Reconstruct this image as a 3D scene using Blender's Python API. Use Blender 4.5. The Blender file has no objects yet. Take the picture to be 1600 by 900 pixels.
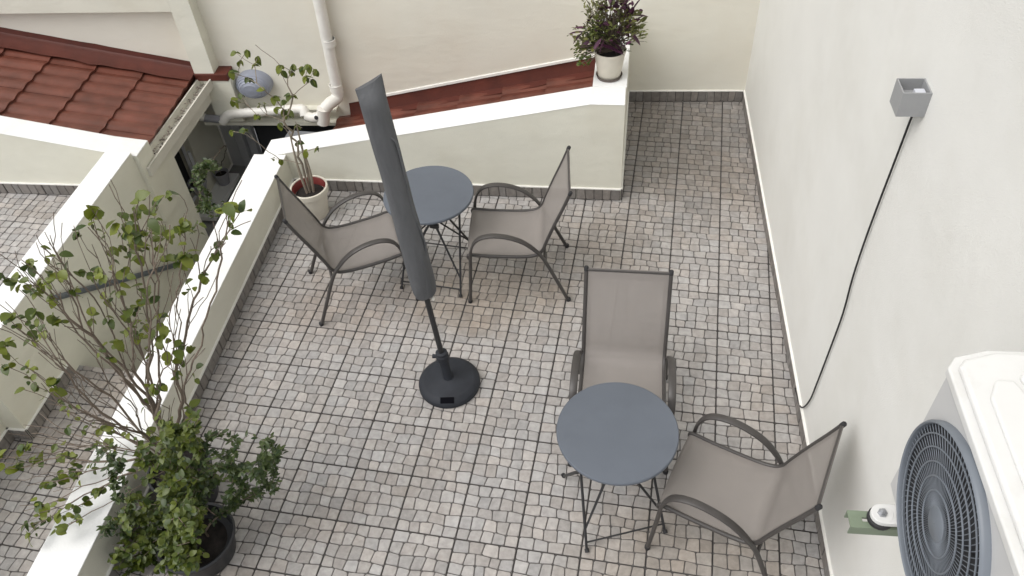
import bpy, bmesh, math, random
from mathutils import Vector, Matrix, Euler, noise
R = math.radians
random.seed(11)
SC = bpy.context.scene
COL = SC.collection

# ------------------------------------------------------------------ camera
CAM = Vector((-0.440, -5.727, 4.093))
CE = Euler((R(44.313), R(3.143), R(10.780)), 'XYZ')
FPX = 1278.8
cd = bpy.data.cameras.new('camera'); cam = bpy.data.objects.new('camera', cd); COL.objects.link(cam)
cam.location = CAM; cam.rotation_euler = CE
cd.sensor_width = 36; cd.lens = 36*FPX/1600; cd.clip_start = 0.02; cd.clip_end = 500
SC.camera = cam
CM = CE.to_matrix()
# ------------------------------------------------------------------ sky, sun, exposure
SUN_EL, SUN_AZ = 58, 232          # azimuth clockwise from +y: light from behind the camera, left
w = bpy.data.worlds.new('World'); SC.world = w; w.use_nodes = True
wn = w.node_tree; wn.nodes.clear()
sky = wn.nodes.new('ShaderNodeTexSky'); sky.sky_type = 'NISHITA'; sky.sun_disc = False
sky.sun_elevation = R(SUN_EL); sky.sun_rotation = R(SUN_AZ)
sky.air_density = 1.0; sky.dust_density = 4.0; sky.ozone_density = 1.0
hs = wn.nodes.new('ShaderNodeHueSaturation'); hs.inputs['Saturation'].default_value = 0.22
bg = wn.nodes.new('ShaderNodeBackground'); bg.inputs['Strength'].default_value = 0.15
wo = wn.nodes.new('ShaderNodeOutputWorld')
wn.links.new(sky.outputs[0], hs.inputs['Color']); wn.links.new(hs.outputs[0], bg.inputs['Color']); wn.links.new(bg.outputs[0], wo.inputs[0])
sd = bpy.data.lights.new('sun', 'SUN'); sd.energy = 0.6; sd.angle = R(60); sd.color = (1.0, 0.965, 0.91)
sun = bpy.data.objects.new('sun', sd); COL.objects.link(sun)
az = R(SUN_AZ); el = R(SUN_EL)
sdir = Vector((math.sin(az)*math.cos(el), math.cos(az)*math.cos(el), math.sin(el)))
sun.rotation_euler = sdir.to_track_quat('Z', 'Y').to_euler(); sun.location = (-6, -8, 9)
SC.render.engine = 'CYCLES'
SC.view_settings.view_transform = 'Standard'; SC.view_settings.look = 'None'
SC.view_settings.exposure = 0.45; SC.view_settings.gamma = 1.0
SC.cycles.max_bounces = 8; SC.cycles.transparent_max_bounces = 12

# ------------------------------------------------------------------ pixel -> ray (photograph 1600x900)
def ray(px, py):
    return CM @ Vector(((px-800)/FPX, -(py-450)/FPX, -1))
def uz(px, py, z=0.0):
    d = ray(px, py); return CAM + d*((z-CAM.z)/d.z)
def uplane(px, py, q, n):
    d = ray(px, py); q = Vector(q); n = Vector(n); return CAM + d*(((q-CAM).dot(n))/d.dot(n))
FWD = CM @ Vector((0, 0, -1)); FH = Vector((FWD.x, FWD.y, 0)).normalized()

# ------------------------------------------------------------------ materials
def N(nt, t, **kw):
    n = nt.nodes.new(t)
    for k, v in kw.items():
        if k in n.inputs: n.inputs[k].default_value = v
        else: setattr(n, k, v)
    return n
def rgb(c): return (c[0], c[1], c[2], 1)
MATS = {}
def mat(name, col, rough=0.6, var=0.08, scale=6.0, col2=None, bump=0.0, bscale=60.0, bump2=0.0, bscale2=6.0,
        metallic=0.0, objvar=0.0, spec=0.5, world=True, stretch=None, attr=None, attrvar=0.0, stain=None, coat=0.0, patches=()):
    m = bpy.data.materials.new(name); m.use_nodes = True; nt = m.node_tree; L = nt.links
    p = nt.nodes['Principled BSDF']; p.inputs['Roughness'].default_value = rough; p.inputs['Metallic'].default_value = metallic
    p.inputs['Specular IOR Level'].default_value = spec
    if coat: p.inputs['Coat Weight'].default_value = coat; p.inputs['Coat Roughness'].default_value = 0.25
    if world:
        g = N(nt, 'ShaderNodeNewGeometry'); co = g.outputs['Position']
    else:
        g = N(nt, 'ShaderNodeTexCoord'); co = g.outputs['Object']
    if stretch:
        mp = N(nt, 'ShaderNodeMapping'); mp.inputs['Scale'].default_value = stretch; L.new(co, mp.inputs['Vector']); cs = mp.outputs[0]
    else: cs = co
    nz = N(nt, 'ShaderNodeTexNoise', Scale=scale, Detail=5.0, Roughness=0.6); L.new(cs, nz.inputs['Vector'])
    c2 = col2 or tuple(c*(1-2.2*var) for c in col)
    c1 = tuple(min(1, c*(1+var)) for c in col)
    rp = N(nt, 'ShaderNodeValToRGB'); rp.color_ramp.elements[0].position = 0.30; rp.color_ramp.elements[1].position = 0.72
    rp.color_ramp.elements[0].color = rgb(c2); rp.color_ramp.elements[1].color = rgb(c1)
    L.new(nz.outputs['Fac'], rp.inputs['Fac']); out = rp.outputs[0]
    if stain:   # (colour, scale, low, high, amount)
        n2 = N(nt, 'ShaderNodeTexNoise', Scale=stain[1], Detail=4.0, Roughness=0.65); L.new(co, n2.inputs['Vector'])
        mr = N(nt, 'ShaderNodeMapRange'); mr.inputs['From Min'].default_value = stain[2]; mr.inputs['From Max'].default_value = stain[3]
        mr.inputs['To Max'].default_value = stain[4]; L.new(n2.outputs['Fac'], mr.inputs['Value'])
        mx = N(nt, 'ShaderNodeMix', data_type='RGBA', blend_type='MULTIPLY'); L.new(mr.outputs[0], mx.inputs[0]); L.new(out, mx.inputs[6])
        mx.inputs[7].default_value = rgb(stain[0]); out = mx.outputs[2]
    for (cx, cy, rx, ry, pc, amt) in patches:      # darker tint patches with noisy edges
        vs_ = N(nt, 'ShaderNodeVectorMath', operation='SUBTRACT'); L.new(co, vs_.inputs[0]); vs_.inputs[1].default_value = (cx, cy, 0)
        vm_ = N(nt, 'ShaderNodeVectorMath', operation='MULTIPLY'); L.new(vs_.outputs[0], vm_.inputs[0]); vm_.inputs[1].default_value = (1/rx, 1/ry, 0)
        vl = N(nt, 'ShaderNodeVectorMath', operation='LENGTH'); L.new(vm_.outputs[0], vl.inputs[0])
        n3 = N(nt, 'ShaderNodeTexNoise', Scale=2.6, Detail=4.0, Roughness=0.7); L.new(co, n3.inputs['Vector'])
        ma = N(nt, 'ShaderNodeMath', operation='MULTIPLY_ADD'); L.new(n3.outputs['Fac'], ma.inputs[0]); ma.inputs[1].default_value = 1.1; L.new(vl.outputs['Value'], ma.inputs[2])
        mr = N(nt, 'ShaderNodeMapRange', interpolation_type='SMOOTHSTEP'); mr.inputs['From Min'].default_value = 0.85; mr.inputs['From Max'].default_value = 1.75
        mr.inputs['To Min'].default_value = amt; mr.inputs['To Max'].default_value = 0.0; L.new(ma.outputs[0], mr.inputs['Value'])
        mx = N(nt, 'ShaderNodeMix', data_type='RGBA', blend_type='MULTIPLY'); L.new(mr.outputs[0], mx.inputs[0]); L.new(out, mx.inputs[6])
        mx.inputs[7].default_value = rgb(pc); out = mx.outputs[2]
    def scale_by(sock, amt, out):
        mr = N(nt, 'ShaderNodeMapRange'); mr.inputs['To Min'].default_value = 1-amt; mr.inputs['To Max'].default_value = 1+amt
        L.new(sock, mr.inputs['Value'])
        vm = N(nt, 'ShaderNodeVectorMath', operation='SCALE'); L.new(out, vm.inputs[0]); L.new(mr.outputs[0], vm.inputs['Scale'])
        return vm.outputs[0]
    if objvar:
        oi = N(nt, 'ShaderNodeObjectInfo'); out = scale_by(oi.outputs['Random'], objvar, out)
    if attr:
        at = N(nt, 'ShaderNodeAttribute'); at.attribute_name = attr
        sp = N(nt, 'ShaderNodeSeparateColor'); L.new(at.outputs['Color'], sp.inputs[0])
        out = scale_by(sp.outputs[0], attrvar, out)
        # warm / cool drift from the second channel
        mx = N(nt, 'ShaderNodeMix', data_type='RGBA', blend_type='MULTIPLY'); mx.inputs[0].default_value = 1.0
        rr = N(nt, 'ShaderNodeValToRGB'); rr.color_ramp.elements[0].color = (1.025, 0.995, 0.965, 1); rr.color_ramp.elements[1].color = (0.985, 1.0, 1.012, 1)
        L.new(sp.outputs[1], rr.inputs['Fac']); L.new(out, mx.inputs[6]); L.new(rr.outputs[0], mx.inputs[7]); out = mx.outputs[2]
    L.new(out, p.inputs['Base Color'])
    nrm = None
    if bump:
        nb = N(nt, 'ShaderNodeTexNoise', Scale=bscale, Detail=4.0); L.new(co, nb.inputs['Vector'])
        b = N(nt, 'ShaderNodeBump', Strength=bump, Distance=0.004); L.new(nb.outputs['Fac'], b.inputs['Height']); nrm = b
    if bump2:
        nb = N(nt, 'ShaderNodeTexNoise', Scale=bscale2, Detail=3.0, Distortion=0.6); L.new(cs, nb.inputs['Vector'])
        b = N(nt, 'ShaderNodeBump', Strength=bump2, Distance=0.02); L.new(nb.outputs['Fac'], b.inputs['Height'])
        if nrm: L.new(nrm.outputs[0], b.inputs['Normal'])
        nrm = b
    if nrm: L.new(nrm.outputs[0], p.inputs['Normal'])
    MATS[name] = m; return m
def M(n): return MATS[n]

mat('plaster_white', (0.755, 0.752, 0.72), 0.9, 0.02, 1.3, bump=0.55, bscale=240, bump2=0.14, bscale2=7, stain=((0.86, 0.85, 0.82), 0.9, 0.5, 0.75, 0.5), spec=0.25)
mat('plaster_cream', (0.71, 0.70, 0.61), 0.9, 0.035, 1.6, bump=0.35, bscale=150, bump2=0.16, bscale2=5, stretch=(1, 1, 2.2), stain=((0.84, 0.80, 0.74), 1.1, 0.48, 0.75, 0.5), spec=0.25)
mat('plaster_house', (0.75, 0.73, 0.645), 0.9, 0.02, 1.2, bump=0.3, bscale=140, bump2=0.15, bscale2=5, stretch=(1, 1, 2.6), stain=((0.90, 0.84, 0.79), 0.8, 0.45, 0.75, 0.55), spec=0.25)
mat('cap_white', (0.79, 0.795, 0.785), 0.75, 0.02, 3, bump=0.25, bscale=80, stain=((0.78, 0.77, 0.74), 2.6, 0.52, 0.76, 0.55), spec=0.3)
mat('caulk', (0.80, 0.79, 0.75), 0.7, 0.05, 9)
mat('grout', (0.125, 0.117, 0.112), 0.95, 0.15, 14, bump=0.4, bscale=220, spec=0.2)
mat('groove', (0.095, 0.09, 0.086), 0.95, 0.15, 10, spec=0.2)
TINT_PATCHES = [(-.25, .25, .8, 1.5, (.62, .60, .575), 1.0), (-1.55, -1.95, .75, .42, (.80, .73, .64), .8), (-2.55, -2.2, .6, .4, (.84, .77, .71), .7), (-.15, -3.75, .7, .55, (.82, .76, .68), .75), (-2.5, -4.4, .5, .4, (.80, .73, .65), .7), (-.9, -1.3, .7, .5, (.86, .82, .77), .7)]  # ellipses that darken and brown the paving colour at set spots
STN = dict(rough=0.78, var=0.10, scale=26, bump=0.4, bscale=130, attr='shade', attrvar=0.14, spec=0.35, stain=((0.80, 0.71, 0.61), 0.75, 0.50, 0.72, 0.55), patches=TINT_PATCHES)
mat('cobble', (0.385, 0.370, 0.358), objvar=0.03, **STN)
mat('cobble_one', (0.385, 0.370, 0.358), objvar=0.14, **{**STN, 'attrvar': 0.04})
mat('cobble_skirt', (0.215, 0.20, 0.188), objvar=0.06, **{**STN, 'stain': None, 'patches': ()})
mat('roof_red', (0.155, 0.05, 0.033), 0.36, 0.18, 5, objvar=0.08, bump=0.15, bscale=90, stain=((0.7, 0.72, 0.72), 2.3, 0.5, 0.75, 0.6), coat=0.05)
mat('flash_red', (0.10, 0.021, 0.012), 0.55, 0.15, 6, bump=0.3, bscale=60, stain=((0.7, 0.7, 0.7), 3, 0.5, 0.75, 0.6))
mat('fascia', (0.62, 0.60, 0.53), 0.8, 0.05, 4, bump=0.2, bscale=120)
mat('debris', (0.22, 0.19, 0.16), 0.95, 0.5, 22, bump=0.8, bscale=60)
mat('pvc_white', (0.78, 0.765, 0.72), 0.42, 0.04, 5, stain=((0.8, 0.76, 0.7), 4, 0.5, 0.75, 0.5))
mat('pvc_grey', (0.30, 0.30, 0.33), 0.5, 0.10, 8)
mat('pipe_dark', (0.10, 0.115, 0.13), 0.5, 0.1, 8)
mat('steel_brown', (0.058, 0.053, 0.05), 0.42, 0.08, 12, spec=0.5)
mat('steel_dark', (0.022, 0.022, 0.024), 0.5, 0.08, 12)
mat('rubber', (0.02, 0.02, 0.022), 0.7, 0.1, 20)
mat('table_blue', (0.108, 0.123, 0.148), 0.46, 0.05, 2.2, bump=0.08, bscale=300, spec=0.42, stain=((0.84, 0.84, 0.84), 5, 0.5, 0.75, 0.5))
mat('cover_grey', (0.112, 0.115, 0.121), 0.8, 0.10, 7, bump=0.3, bscale=420, bump2=0.55, bscale2=11, stretch=(1.6, 1.6, .45), spec=0.3)
mat('base_plastic', (0.027, 0.030, 0.037), 0.62, 0.10, 9, bump=0.15, bscale=240, spec=0.28)
mat('tag_black', (0.003, 0.003, 0.005), 0.9, 0.05, 9, spec=0.1)
mat('terracotta_cream', (0.66, 0.62, 0.53), 0.6, 0.04, 8, bump=0.1, bscale=90)
mat('pot_red', (0.20, 0.032, 0.028), 0.55, 0.1, 9)
mat('pot_black', (0.022, 0.024, 0.028), 0.45, 0.1, 9)
mat('saucer', (0.12, 0.095, 0.08), 0.6, 0.1, 9)
mat('soil', (0.018, 0.014, 0.012), 0.95, 0.3, 30, bump=1.0, bscale=50)
mat('bark', (0.175, 0.137, 0.105), 0.85, 0.15, 18, bump=0.5, bscale=70)
mat('bark_pale', (0.26, 0.22, 0.17), 0.85, 0.15, 18, bump=0.4, bscale=70)
mat('lamp_grey', (0.30, 0.305, 0.31), 0.55, 0.03, 12, bump=0.12, bscale=300)
mat('lamp_core', (0.55, 0.57, 0.62), 0.4, 0.03, 9)
mat('cable', (0.012, 0.012, 0.013), 0.5, 0.1, 9)
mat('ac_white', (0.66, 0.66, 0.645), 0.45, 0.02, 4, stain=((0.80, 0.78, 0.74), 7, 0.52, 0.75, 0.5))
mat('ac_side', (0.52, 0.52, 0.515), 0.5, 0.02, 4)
mat('ac_grille', (0.165, 0.185, 0.212), 0.42, 0.05, 9)
mat('ac_dark', (0.02, 0.022, 0.026), 0.7, 0.1, 9)
mat('bracket_green', (0.19, 0.235, 0.165), 0.5, 0.08, 9)
mat('zinc', (0.45, 0.46, 0.48), 0.35, 0.06, 12, metallic=0.8)
mat('shutter_grey', (0.46, 0.47, 0.50), 0.5, 0.05, 5)
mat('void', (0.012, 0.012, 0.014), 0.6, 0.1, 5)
mat('yard_grey', (0.30, 0.30, 0.30), 0.9, 0.12, 5, bump=0.2, bscale=60)
mat('bulkhead', (0.27, 0.29, 0.35), 0.4, 0.05, 7)
mat('tassel', (0.72, 0.70, 0.64), 0.8, 0.05, 9)

def leafmat(name, col, col2, rough=0.42, trans=0.25, objvar=0.22):
    m = bpy.data.materials.new(name); m.use_nodes = True; nt = m.node_tree; L = nt.links
    p = nt.nodes['Principled BSDF']; p.inputs['Roughness'].default_value = rough
    at = N(nt, 'ShaderNodeAttribute'); at.attribute_name = 'shade'
    sp = N(nt, 'ShaderNodeSeparateColor'); L.new(at.outputs['Color'], sp.inputs[0])
    oi = N(nt, 'ShaderNodeObjectInfo')
    ad = N(nt, 'ShaderNodeMath', operation='ADD'); L.new(sp.outputs[0], ad.inputs[0]); L.new(oi.outputs['Random'], ad.inputs[1])
    fr = N(nt, 'ShaderNodeMath', operation='FRACT'); L.new(ad.outputs[0], fr.inputs[0])
    rp = N(nt, 'ShaderNodeValToRGB'); rp.color_ramp.elements[0].color = rgb(col); rp.color_ramp.elements[1].color = rgb(col2)
    L.new(fr.outputs[0], rp.inputs['Fac'])
    L.new(rp.outputs[0], p.inputs['Base Color'])
    tr = N(nt, 'ShaderNodeBsdfTranslucent'); L.new(rp.outputs[0], tr.inputs['Color'])
    mx = N(nt, 'ShaderNodeMixShader'); mx.inputs[0].default_value = trans
    L.new(p.outputs[0], mx.inputs[1]); L.new(tr.outputs[0], mx.inputs[2]); L.new(mx.outputs[0], nt.nodes['Material Output'].inputs['Surface'])
    MATS[name] = m
leafmat('leaf_ficus', (0.035, 0.064, 0.008), (0.175, 0.205, 0.022))
leafmat('leaf_mid', (0.030, 0.056, 0.009), (0.125, 0.155, 0.022))
leafmat('leaf_small', (0.020, 0.042, 0.011), (0.07, 0.10, 0.024))
leafmat('leaf_purple', (0.045, 0.014, 0.034), (0.12, 0.042, 0.085))
leafmat('leaf_lime', (0.14, 0.17, 0.04), (0.25, 0.27, 0.09))
leafmat('leaf_olive', (0.075, 0.09, 0.022), (0.19, 0.19, 0.06))

def slingmat(name, col, alpha):
    m = bpy.data.materials.new(name); m.use_nodes = True; nt = m.node_tree; L = nt.links
    p = nt.nodes['Principled BSDF']; p.inputs['Roughness'].default_value = 0.62; p.inputs['Specular IOR Level'].default_value = 0.35
    tc = N(nt, 'ShaderNodeTexCoord')
    nz = N(nt, 'ShaderNodeTexNoise', Scale=7.0, Detail=3.0); L.new(tc.outputs['Object'], nz.inputs['Vector'])
    rp = N(nt, 'ShaderNodeValToRGB'); rp.color_ramp.elements[0].color = rgb([c*0.93 for c in col]); rp.color_ramp.elements[1].color = rgb([c*1.06 for c in col])
    L.new(nz.outputs['Fac'], rp.inputs['Fac']); L.new(rp.outputs[0], p.inputs['Base Color'])
    wv = N(nt, 'ShaderNodeTexChecker', Scale=420.0); L.new(tc.outputs['Object'], wv.inputs['Vector'])
    b = N(nt, 'ShaderNodeBump', Strength=0.2, Distance=0.001); L.new(wv.outputs['Fac'], b.inputs['Height']); L.new(b.outputs[0], p.inputs['Normal'])
    tr = N(nt, 'ShaderNodeBsdfTransparent'); mx = N(nt, 'ShaderNodeMixShader'); mx.inputs[0].default_value = alpha
    L.new(p.outputs[0], mx.inputs[1]); L.new(tr.outputs[0], mx.inputs[2]); L.new(mx.outputs[0], nt.nodes['Material Output'].inputs['Surface'])
    MATS[name] = m
slingmat('sling', (0.30, 0.275, 0.255), 0.30)
slingmat('hem', (0.255, 0.232, 0.215), 0.04)

# ------------------------------------------------------------------ mesh building
class MB:
    def __init__(s): s.v = []; s.f = []; s.c = []; s.cur = None
    def add(s, vs, fs):
        o = len(s.v); s.v += [Vector(v) for v in vs]
        for f in fs: s.f.append([i+o for i in f]); s.c.append(s.cur)
        return s
    def box(s, x0, x1, y0, y1, z0, z1, mx=None):
        vs = [Vector(p) for p in ((x0,y0,z0),(x1,y0,z0),(x1,y1,z0),(x0,y1,z0),(x0,y0,z1),(x1,y0,z1),(x1,y1,z1),(x0,y1,z1))]
        if mx: vs = [mx @ v for v in vs]
        return s.add(vs, [(0,3,2,1),(4,5,6,7),(0,1,5,4),(1,2,6,5),(2,3,7,6),(3,0,4,7)])
    def prism(s, pts, zb, zt):   # pts: list of (x,y); zb/zt scalar or per-point list
        n = len(pts)
        if not hasattr(zb, '__len__'): zb = [zb]*n
        if not hasattr(zt, '__len__'): zt = [zt]*n
        a = 0
        for i in range(n): a += pts[i][0]*pts[(i+1) % n][1]-pts[(i+1) % n][0]*pts[i][1]
        idx = list(range(n)) if a > 0 else list(range(n))[::-1]
        vs = [(pts[i][0], pts[i][1], zb[i]) for i in idx]+[(pts[i][0], pts[i][1], zt[i]) for i in idx]
        return s.add(vs, [tuple(range(n))[::-1], tuple(range(n, 2*n))]+[(i, (i+1) % n, n+(i+1) % n, n+i) for i in range(n)])
    def tube(s, path, rad, sides=10, caps=True, ell=None, ref=None):
        P = [Vector(p) for p in path]; n = len(P)
        if not hasattr(rad, '__len__'): rad = [rad]*n
        vs = []; fs = []; prev = None
        for i in range(n):
            t = (P[min(i+1, n-1)]-P[max(i-1, 0)])
            t = t.normalized() if t.length > 1e-9 else Vector((0, 0, 1))
            if ref is not None: a = Vector(ref); a = (a-t*a.dot(t)).normalized()
            elif prev is None:
                a = Vector((0, 0, 1)) if abs(t.z) < 0.9 else Vector((1, 0, 0)); a = (a-t*a.dot(t)).normalized()
            else:
                a = prev-t*prev.dot(t); a = a.normalized() if a.length > 1e-6 else prev
            prev = a; b = t.cross(a)
            e = ell or (1, 1)
            for k in range(sides):
                th = 2*math.pi*k/sides
                vs.append(P[i]+a*(math.cos(th)*rad[i]*e[0])+b*(math.sin(th)*rad[i]*e[1]))
        for i in range(n-1):
            for k in range(sides):
                k2 = (k+1) % sides; fs.append((i*sides+k, i*sides+k2, (i+1)*sides+k2, (i+1)*sides+k))
        if caps: fs += [tuple(range(sides))[::-1], tuple(range((n-1)*sides, n*sides))]
        return s.add(vs, fs)
    def lathe(s, prof, c=(0,0,0), sides=32, caps=True, mx=None):
        vs = []; fs = []; n = len(prof)
        for r, z in prof:
            for k in range(sides):
                th = 2*math.pi*k/sides; v = Vector((r*math.cos(th), r*math.sin(th), z))
                if mx: v = mx @ v
                vs.append(v+Vector(c))
        for i in range(n-1):
            for k in range(sides):
                k2 = (k+1) % sides; fs.append((i*sides+k, i*sides+k2, (i+1)*sides+k2, (i+1)*sides+k))
        if caps: fs += [tuple(range(sides))[::-1], tuple(range((n-1)*sides, n*sides))]
        return s.add(vs, fs)
    def mesh(s, name, m, smooth=False, off=None, inv=None):
        me = bpy.data.meshes.new(name)
        vs = s.v
        if inv is not None: vs = [inv @ v for v in vs]
        if off is not None: vs = [v-off for v in vs]
        me.from_pydata([tuple(v) for v in vs], [], s.f)
        if smooth:
            me.polygons.foreach_set('use_smooth', [True]*len(me.polygons))
            me.set_sharp_from_angle(angle=R(38))
        if any(c is not None for c in s.c):
            at = me.color_attributes.new('shade', 'FLOAT_COLOR', 'CORNER')
            k = 0
            for pi, p in enumerate(me.polygons):
                c = s.c[pi] or (0.5, 0.5, 0.5)
                for _ in p.vertices:
                    at.data[k].color = (c[0], c[1], c[2], 1); k += 1
        me.materials.append(M(m) if isinstance(m, str) else m); me.update()
        return me
def tag(o, label=None, cat=None, group=None, kind=None):
    if label: o['label'] = label
    if cat: o['category'] = cat
    if group: o['group'] = group
    if kind: o['kind'] = kind
    return o
def empty(name, loc, rz=0, **kw):
    o = bpy.data.objects.new(name, None); COL.objects.link(o); o.location = loc; o.rotation_euler = (0, 0, rz); o.empty_display_size = 0.1
    tag(o, **kw); return o
def wmat(o):
    m = Matrix.Translation(o.location) @ o.rotation_euler.to_matrix().to_4x4()
    return wmat(o.parent) @ m if o.parent else m
def part(name, mb, m, parent, world=False, smooth=False, **kw):
    """one mesh under a parent; world=True: the builder holds world coordinates"""
    me = mb.mesh(name, m, smooth, inv=wmat(parent).inverted() if world else None)
    o = bpy.data.objects.new(name, me); COL.objects.link(o); o.parent = parent; tag(o, **kw); return o
def single(name, mb, m, smooth=False, **kw):
    """a thing that is one mesh, origin at its base centre"""
    lo = Vector([min(v[i] for v in mb.v) for i in range(3)]); hi = Vector([max(v[i] for v in mb.v) for i in range(3)])
    off = Vector(((lo.x+hi.x)/2, (lo.y+hi.y)/2, lo.z))
    me = mb.mesh(name, m, smooth, off=off); o = bpy.data.objects.new(name, me); COL.objects.link(o); o.location = off; tag(o, **kw); return o
def inst(name, me, parent, mx):
    o = bpy.data.objects.new(name, me); COL.objects.link(o); o.parent = parent; o.matrix_local = mx; return o
def bevel(o, width, seg=2):
    b = o.modifiers.new('bevel', 'BEVEL'); b.width = width; b.segments = seg; b.limit_method = 'ANGLE'; b.angle_limit = R(40); return o
def smooth_path(pts, sub=6):
    P = [Vector(p) for p in pts]; out = []
    for i in range(len(P)-1):
        p0 = P[max(i-1, 0)]; p1 = P[i]; p2 = P[i+1]; p3 = P[min(i+2, len(P)-1)]
        for k in range(sub):
            t = k/sub
            out.append(0.5*((2*p1)+(p2-p0)*t+(2*p0-5*p1+4*p2-p3)*t*t+(3*p1-p0-3*p2+p3)*t*t*t))
    out.append(P[-1]); return out

# ------------------------------------------------------------------ the plan of the place (metres)
T = 0.34
RA = Vector((0.169, 0.740)); RT = Vector((0.0909, -0.9959)); RN = Vector((-0.9959, -0.0909))     # right wall: start, along (towards camera), inward
def RW(s, d=0.0, z=0.0):
    p = RA+RT*s+RN*d; return Vector((p.x, p.y, z))
BA = Vector((-0.826, 0.579)); BU = Vector((0.9946, 0.1033)); BN = Vector((0.1033, -0.9946))      # back wall, along +x, towards camera
def BW(x, d=0.0, z=0.0):
    t = (x-BA.x)/BU.x; p = BA+BU*t+BN*d; return Vector((p.x, p.y, z))
LA = Vector((-3.363, -0.967)); LT = Vector((0.0794, -0.9968)).normalized(); LN = Vector((0.9968, 0.0794)).normalized()   # left parapet inner face
def LW(s, d=0.0, z=0.0):
    p = LA+LT*s+LN*d; return Vector((p.x, p.y, z))
MA = Vector((-0.755, -0.790)); MU = Vector((-2.608, -0.177)).normalized(); MN = Vector((MU.y, -MU.x)); MN = MN if MN.y > 0 else -MN   # mid parapet inner face, MN away from terrace
def MW(s, d=0.0, z=0.0):
    p = MA+MU*s+MN*d; return Vector((p.x, p.y, z))
MLEN = (LA-MA).length
def mid_z(x): return 0.86 if x > -1.0 else 0.86-0.212*(-1.0-x)
NZ = 0.50                                                                                          # top of the neighbour's parapet
_o1 = uz(204, 238, NZ); _o2 = uz(0, 513, NZ)
NA = Vector((_o1.x, _o1.y)); NT = Vector((_o2.x-_o1.x, _o2.y-_o1.y)).normalized(); NN = Vector((-NT.y, NT.x)); NN = NN if NN.x > 0 else -NN
def NW(s, d=0.0, z=0.0):
    p = NA+NT*s+NN*d; return Vector((p.x, p.y, z))
YZ = -1.2                                                                                          # sunken yard
def xy(v): return (v.x, v.y)

# ------------------------------------------------------------------ paving: moulded tiles, each a 5 x 5 field of cobbles
def cobble_cells(rng, wdt=T-0.004, hgt=T-0.004, rows=5):
    ys = [-hgt/2]+[-hgt/2+hgt*(i/rows)+rng.uniform(-.006, .006) for i in range(1, rows)]+[hgt/2]
    ph = rng.uniform(0, 6.28)
    def wob(x, i): return 0 if i in (0, rows) else 0.0055*math.sin(x*26+ph+i*1.7)
    cells = []
    for r in range(rows):
        n = rng.choice((5, 5, 5, 5, 4)) if rows > 1 else max(1, round(wdt/0.066))
        xs = [-wdt/2]+[-wdt/2+wdt*(i/n)+rng.uniform(-.009, .009) for i in range(1, n)]+[wdt/2]
        sk = [0]+[rng.uniform(-.005, .005) for _ in range(1, n)]+[0]
        for i in range(n):
            a, b = xs[i], xs[i+1]
            cells.append([(a-sk[i], ys[r]+wob(a, r)), (b-sk[i+1], ys[r]+wob(b, r)), (b+sk[i+1], ys[r+1]+wob(b, r+1)), (a+sk[i], ys[r+1]+wob(a, r+1))])
    return cells
def cobble(mb, quad, rng, top=0.0, depth=0.006, gap=0.0024, local=False):
    cx = sum(p[0] for p in quad)/4; cy = sum(p[1] for p in quad)/4
    q = []
    for i in range(4):
        p0 = Vector(quad[i-1]); p1 = Vector(quad[i]); p2 = Vector(quad[(i+1) % 4])
        rr = rng.uniform(.003, .008)
        q += [p1+(p0-p1).normalized()*rr, p1+(p2-p1).normalized()*rr*rng.uniform(.7, 1.2)]
    c = Vector((cx, cy)); ox, oy = (cx, cy) if local else (0, 0)
    def ring(g, z):
        out = []
        for p in q:
            d = p-c; out.append((c.x+d.x*(1-g/max(abs(d.x), .02)) - ox, c.y+d.y*(1-g/max(abs(d.y), .02)) - oy, z))
        return out
    tz = top+rng.uniform(-.0012, .0012)
    tx, ty = rng.uniform(-.02, .02), rng.uniform(-.02, .02)
    r0 = ring(gap, top-depth); r1 = ring(gap+.0006, tz-.0018); r2 = ring(gap+.0028, tz)
    r2 = [(x, y, z+(x+ox-cx)*tx+(y+oy-cy)*ty) for x, y, z in r2]
    n = 8
    mb.cur = (rng.random(), rng.random(), 0.5)
    mb.add(r0+r1+r2, [(i, (i+1) % n, n+(i+1) % n, n+i) for i in range(n)]+[(n+i, n+(i+1) % n, 2*n+(i+1) % n, 2*n+i) for i in range(n)]+[tuple(range(2*n, 3*n))])
    mb.cur = None
    return c
NVAR = 7
VAR = []      # (joined cobble mesh, list of (single cobble mesh, centre))
slab = MB(); h = (T-0.004)/2; slab.box(-h, h, -h, h, -0.024, -0.0058); SLAB = slab.mesh('paving_tile', 'grout')
for k in range(NVAR):
    rng = random.Random(100+k); cells = cobble_cells(rng)
    mb = MB(); rs = random.Random(k)
    for q in cells: cobble(mb, q, rs)
    sing = []
    rs = random.Random(k)
    for q in cells:
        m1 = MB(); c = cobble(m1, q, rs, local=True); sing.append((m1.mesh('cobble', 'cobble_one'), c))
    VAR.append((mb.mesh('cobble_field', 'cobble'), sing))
def clip_mesh(me, mx, planes):
    bm = bmesh.new(); bm.from_mesh(me); bm.transform(mx)
    for co, no in planes:
        bmesh.ops.bisect_plane(bm, geom=bm.verts[:]+bm.edges[:]+bm.faces[:], plane_co=co, plane_no=no, clear_outer=True)
    bm.transform(mx.inverted())
    if not bm.faces: bm.free(); return None
    m2 = bpy.data.meshes.new(me.name); bm.to_mesh(m2); bm.free(); m2.materials.append(me.materials[0]); return m2
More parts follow.
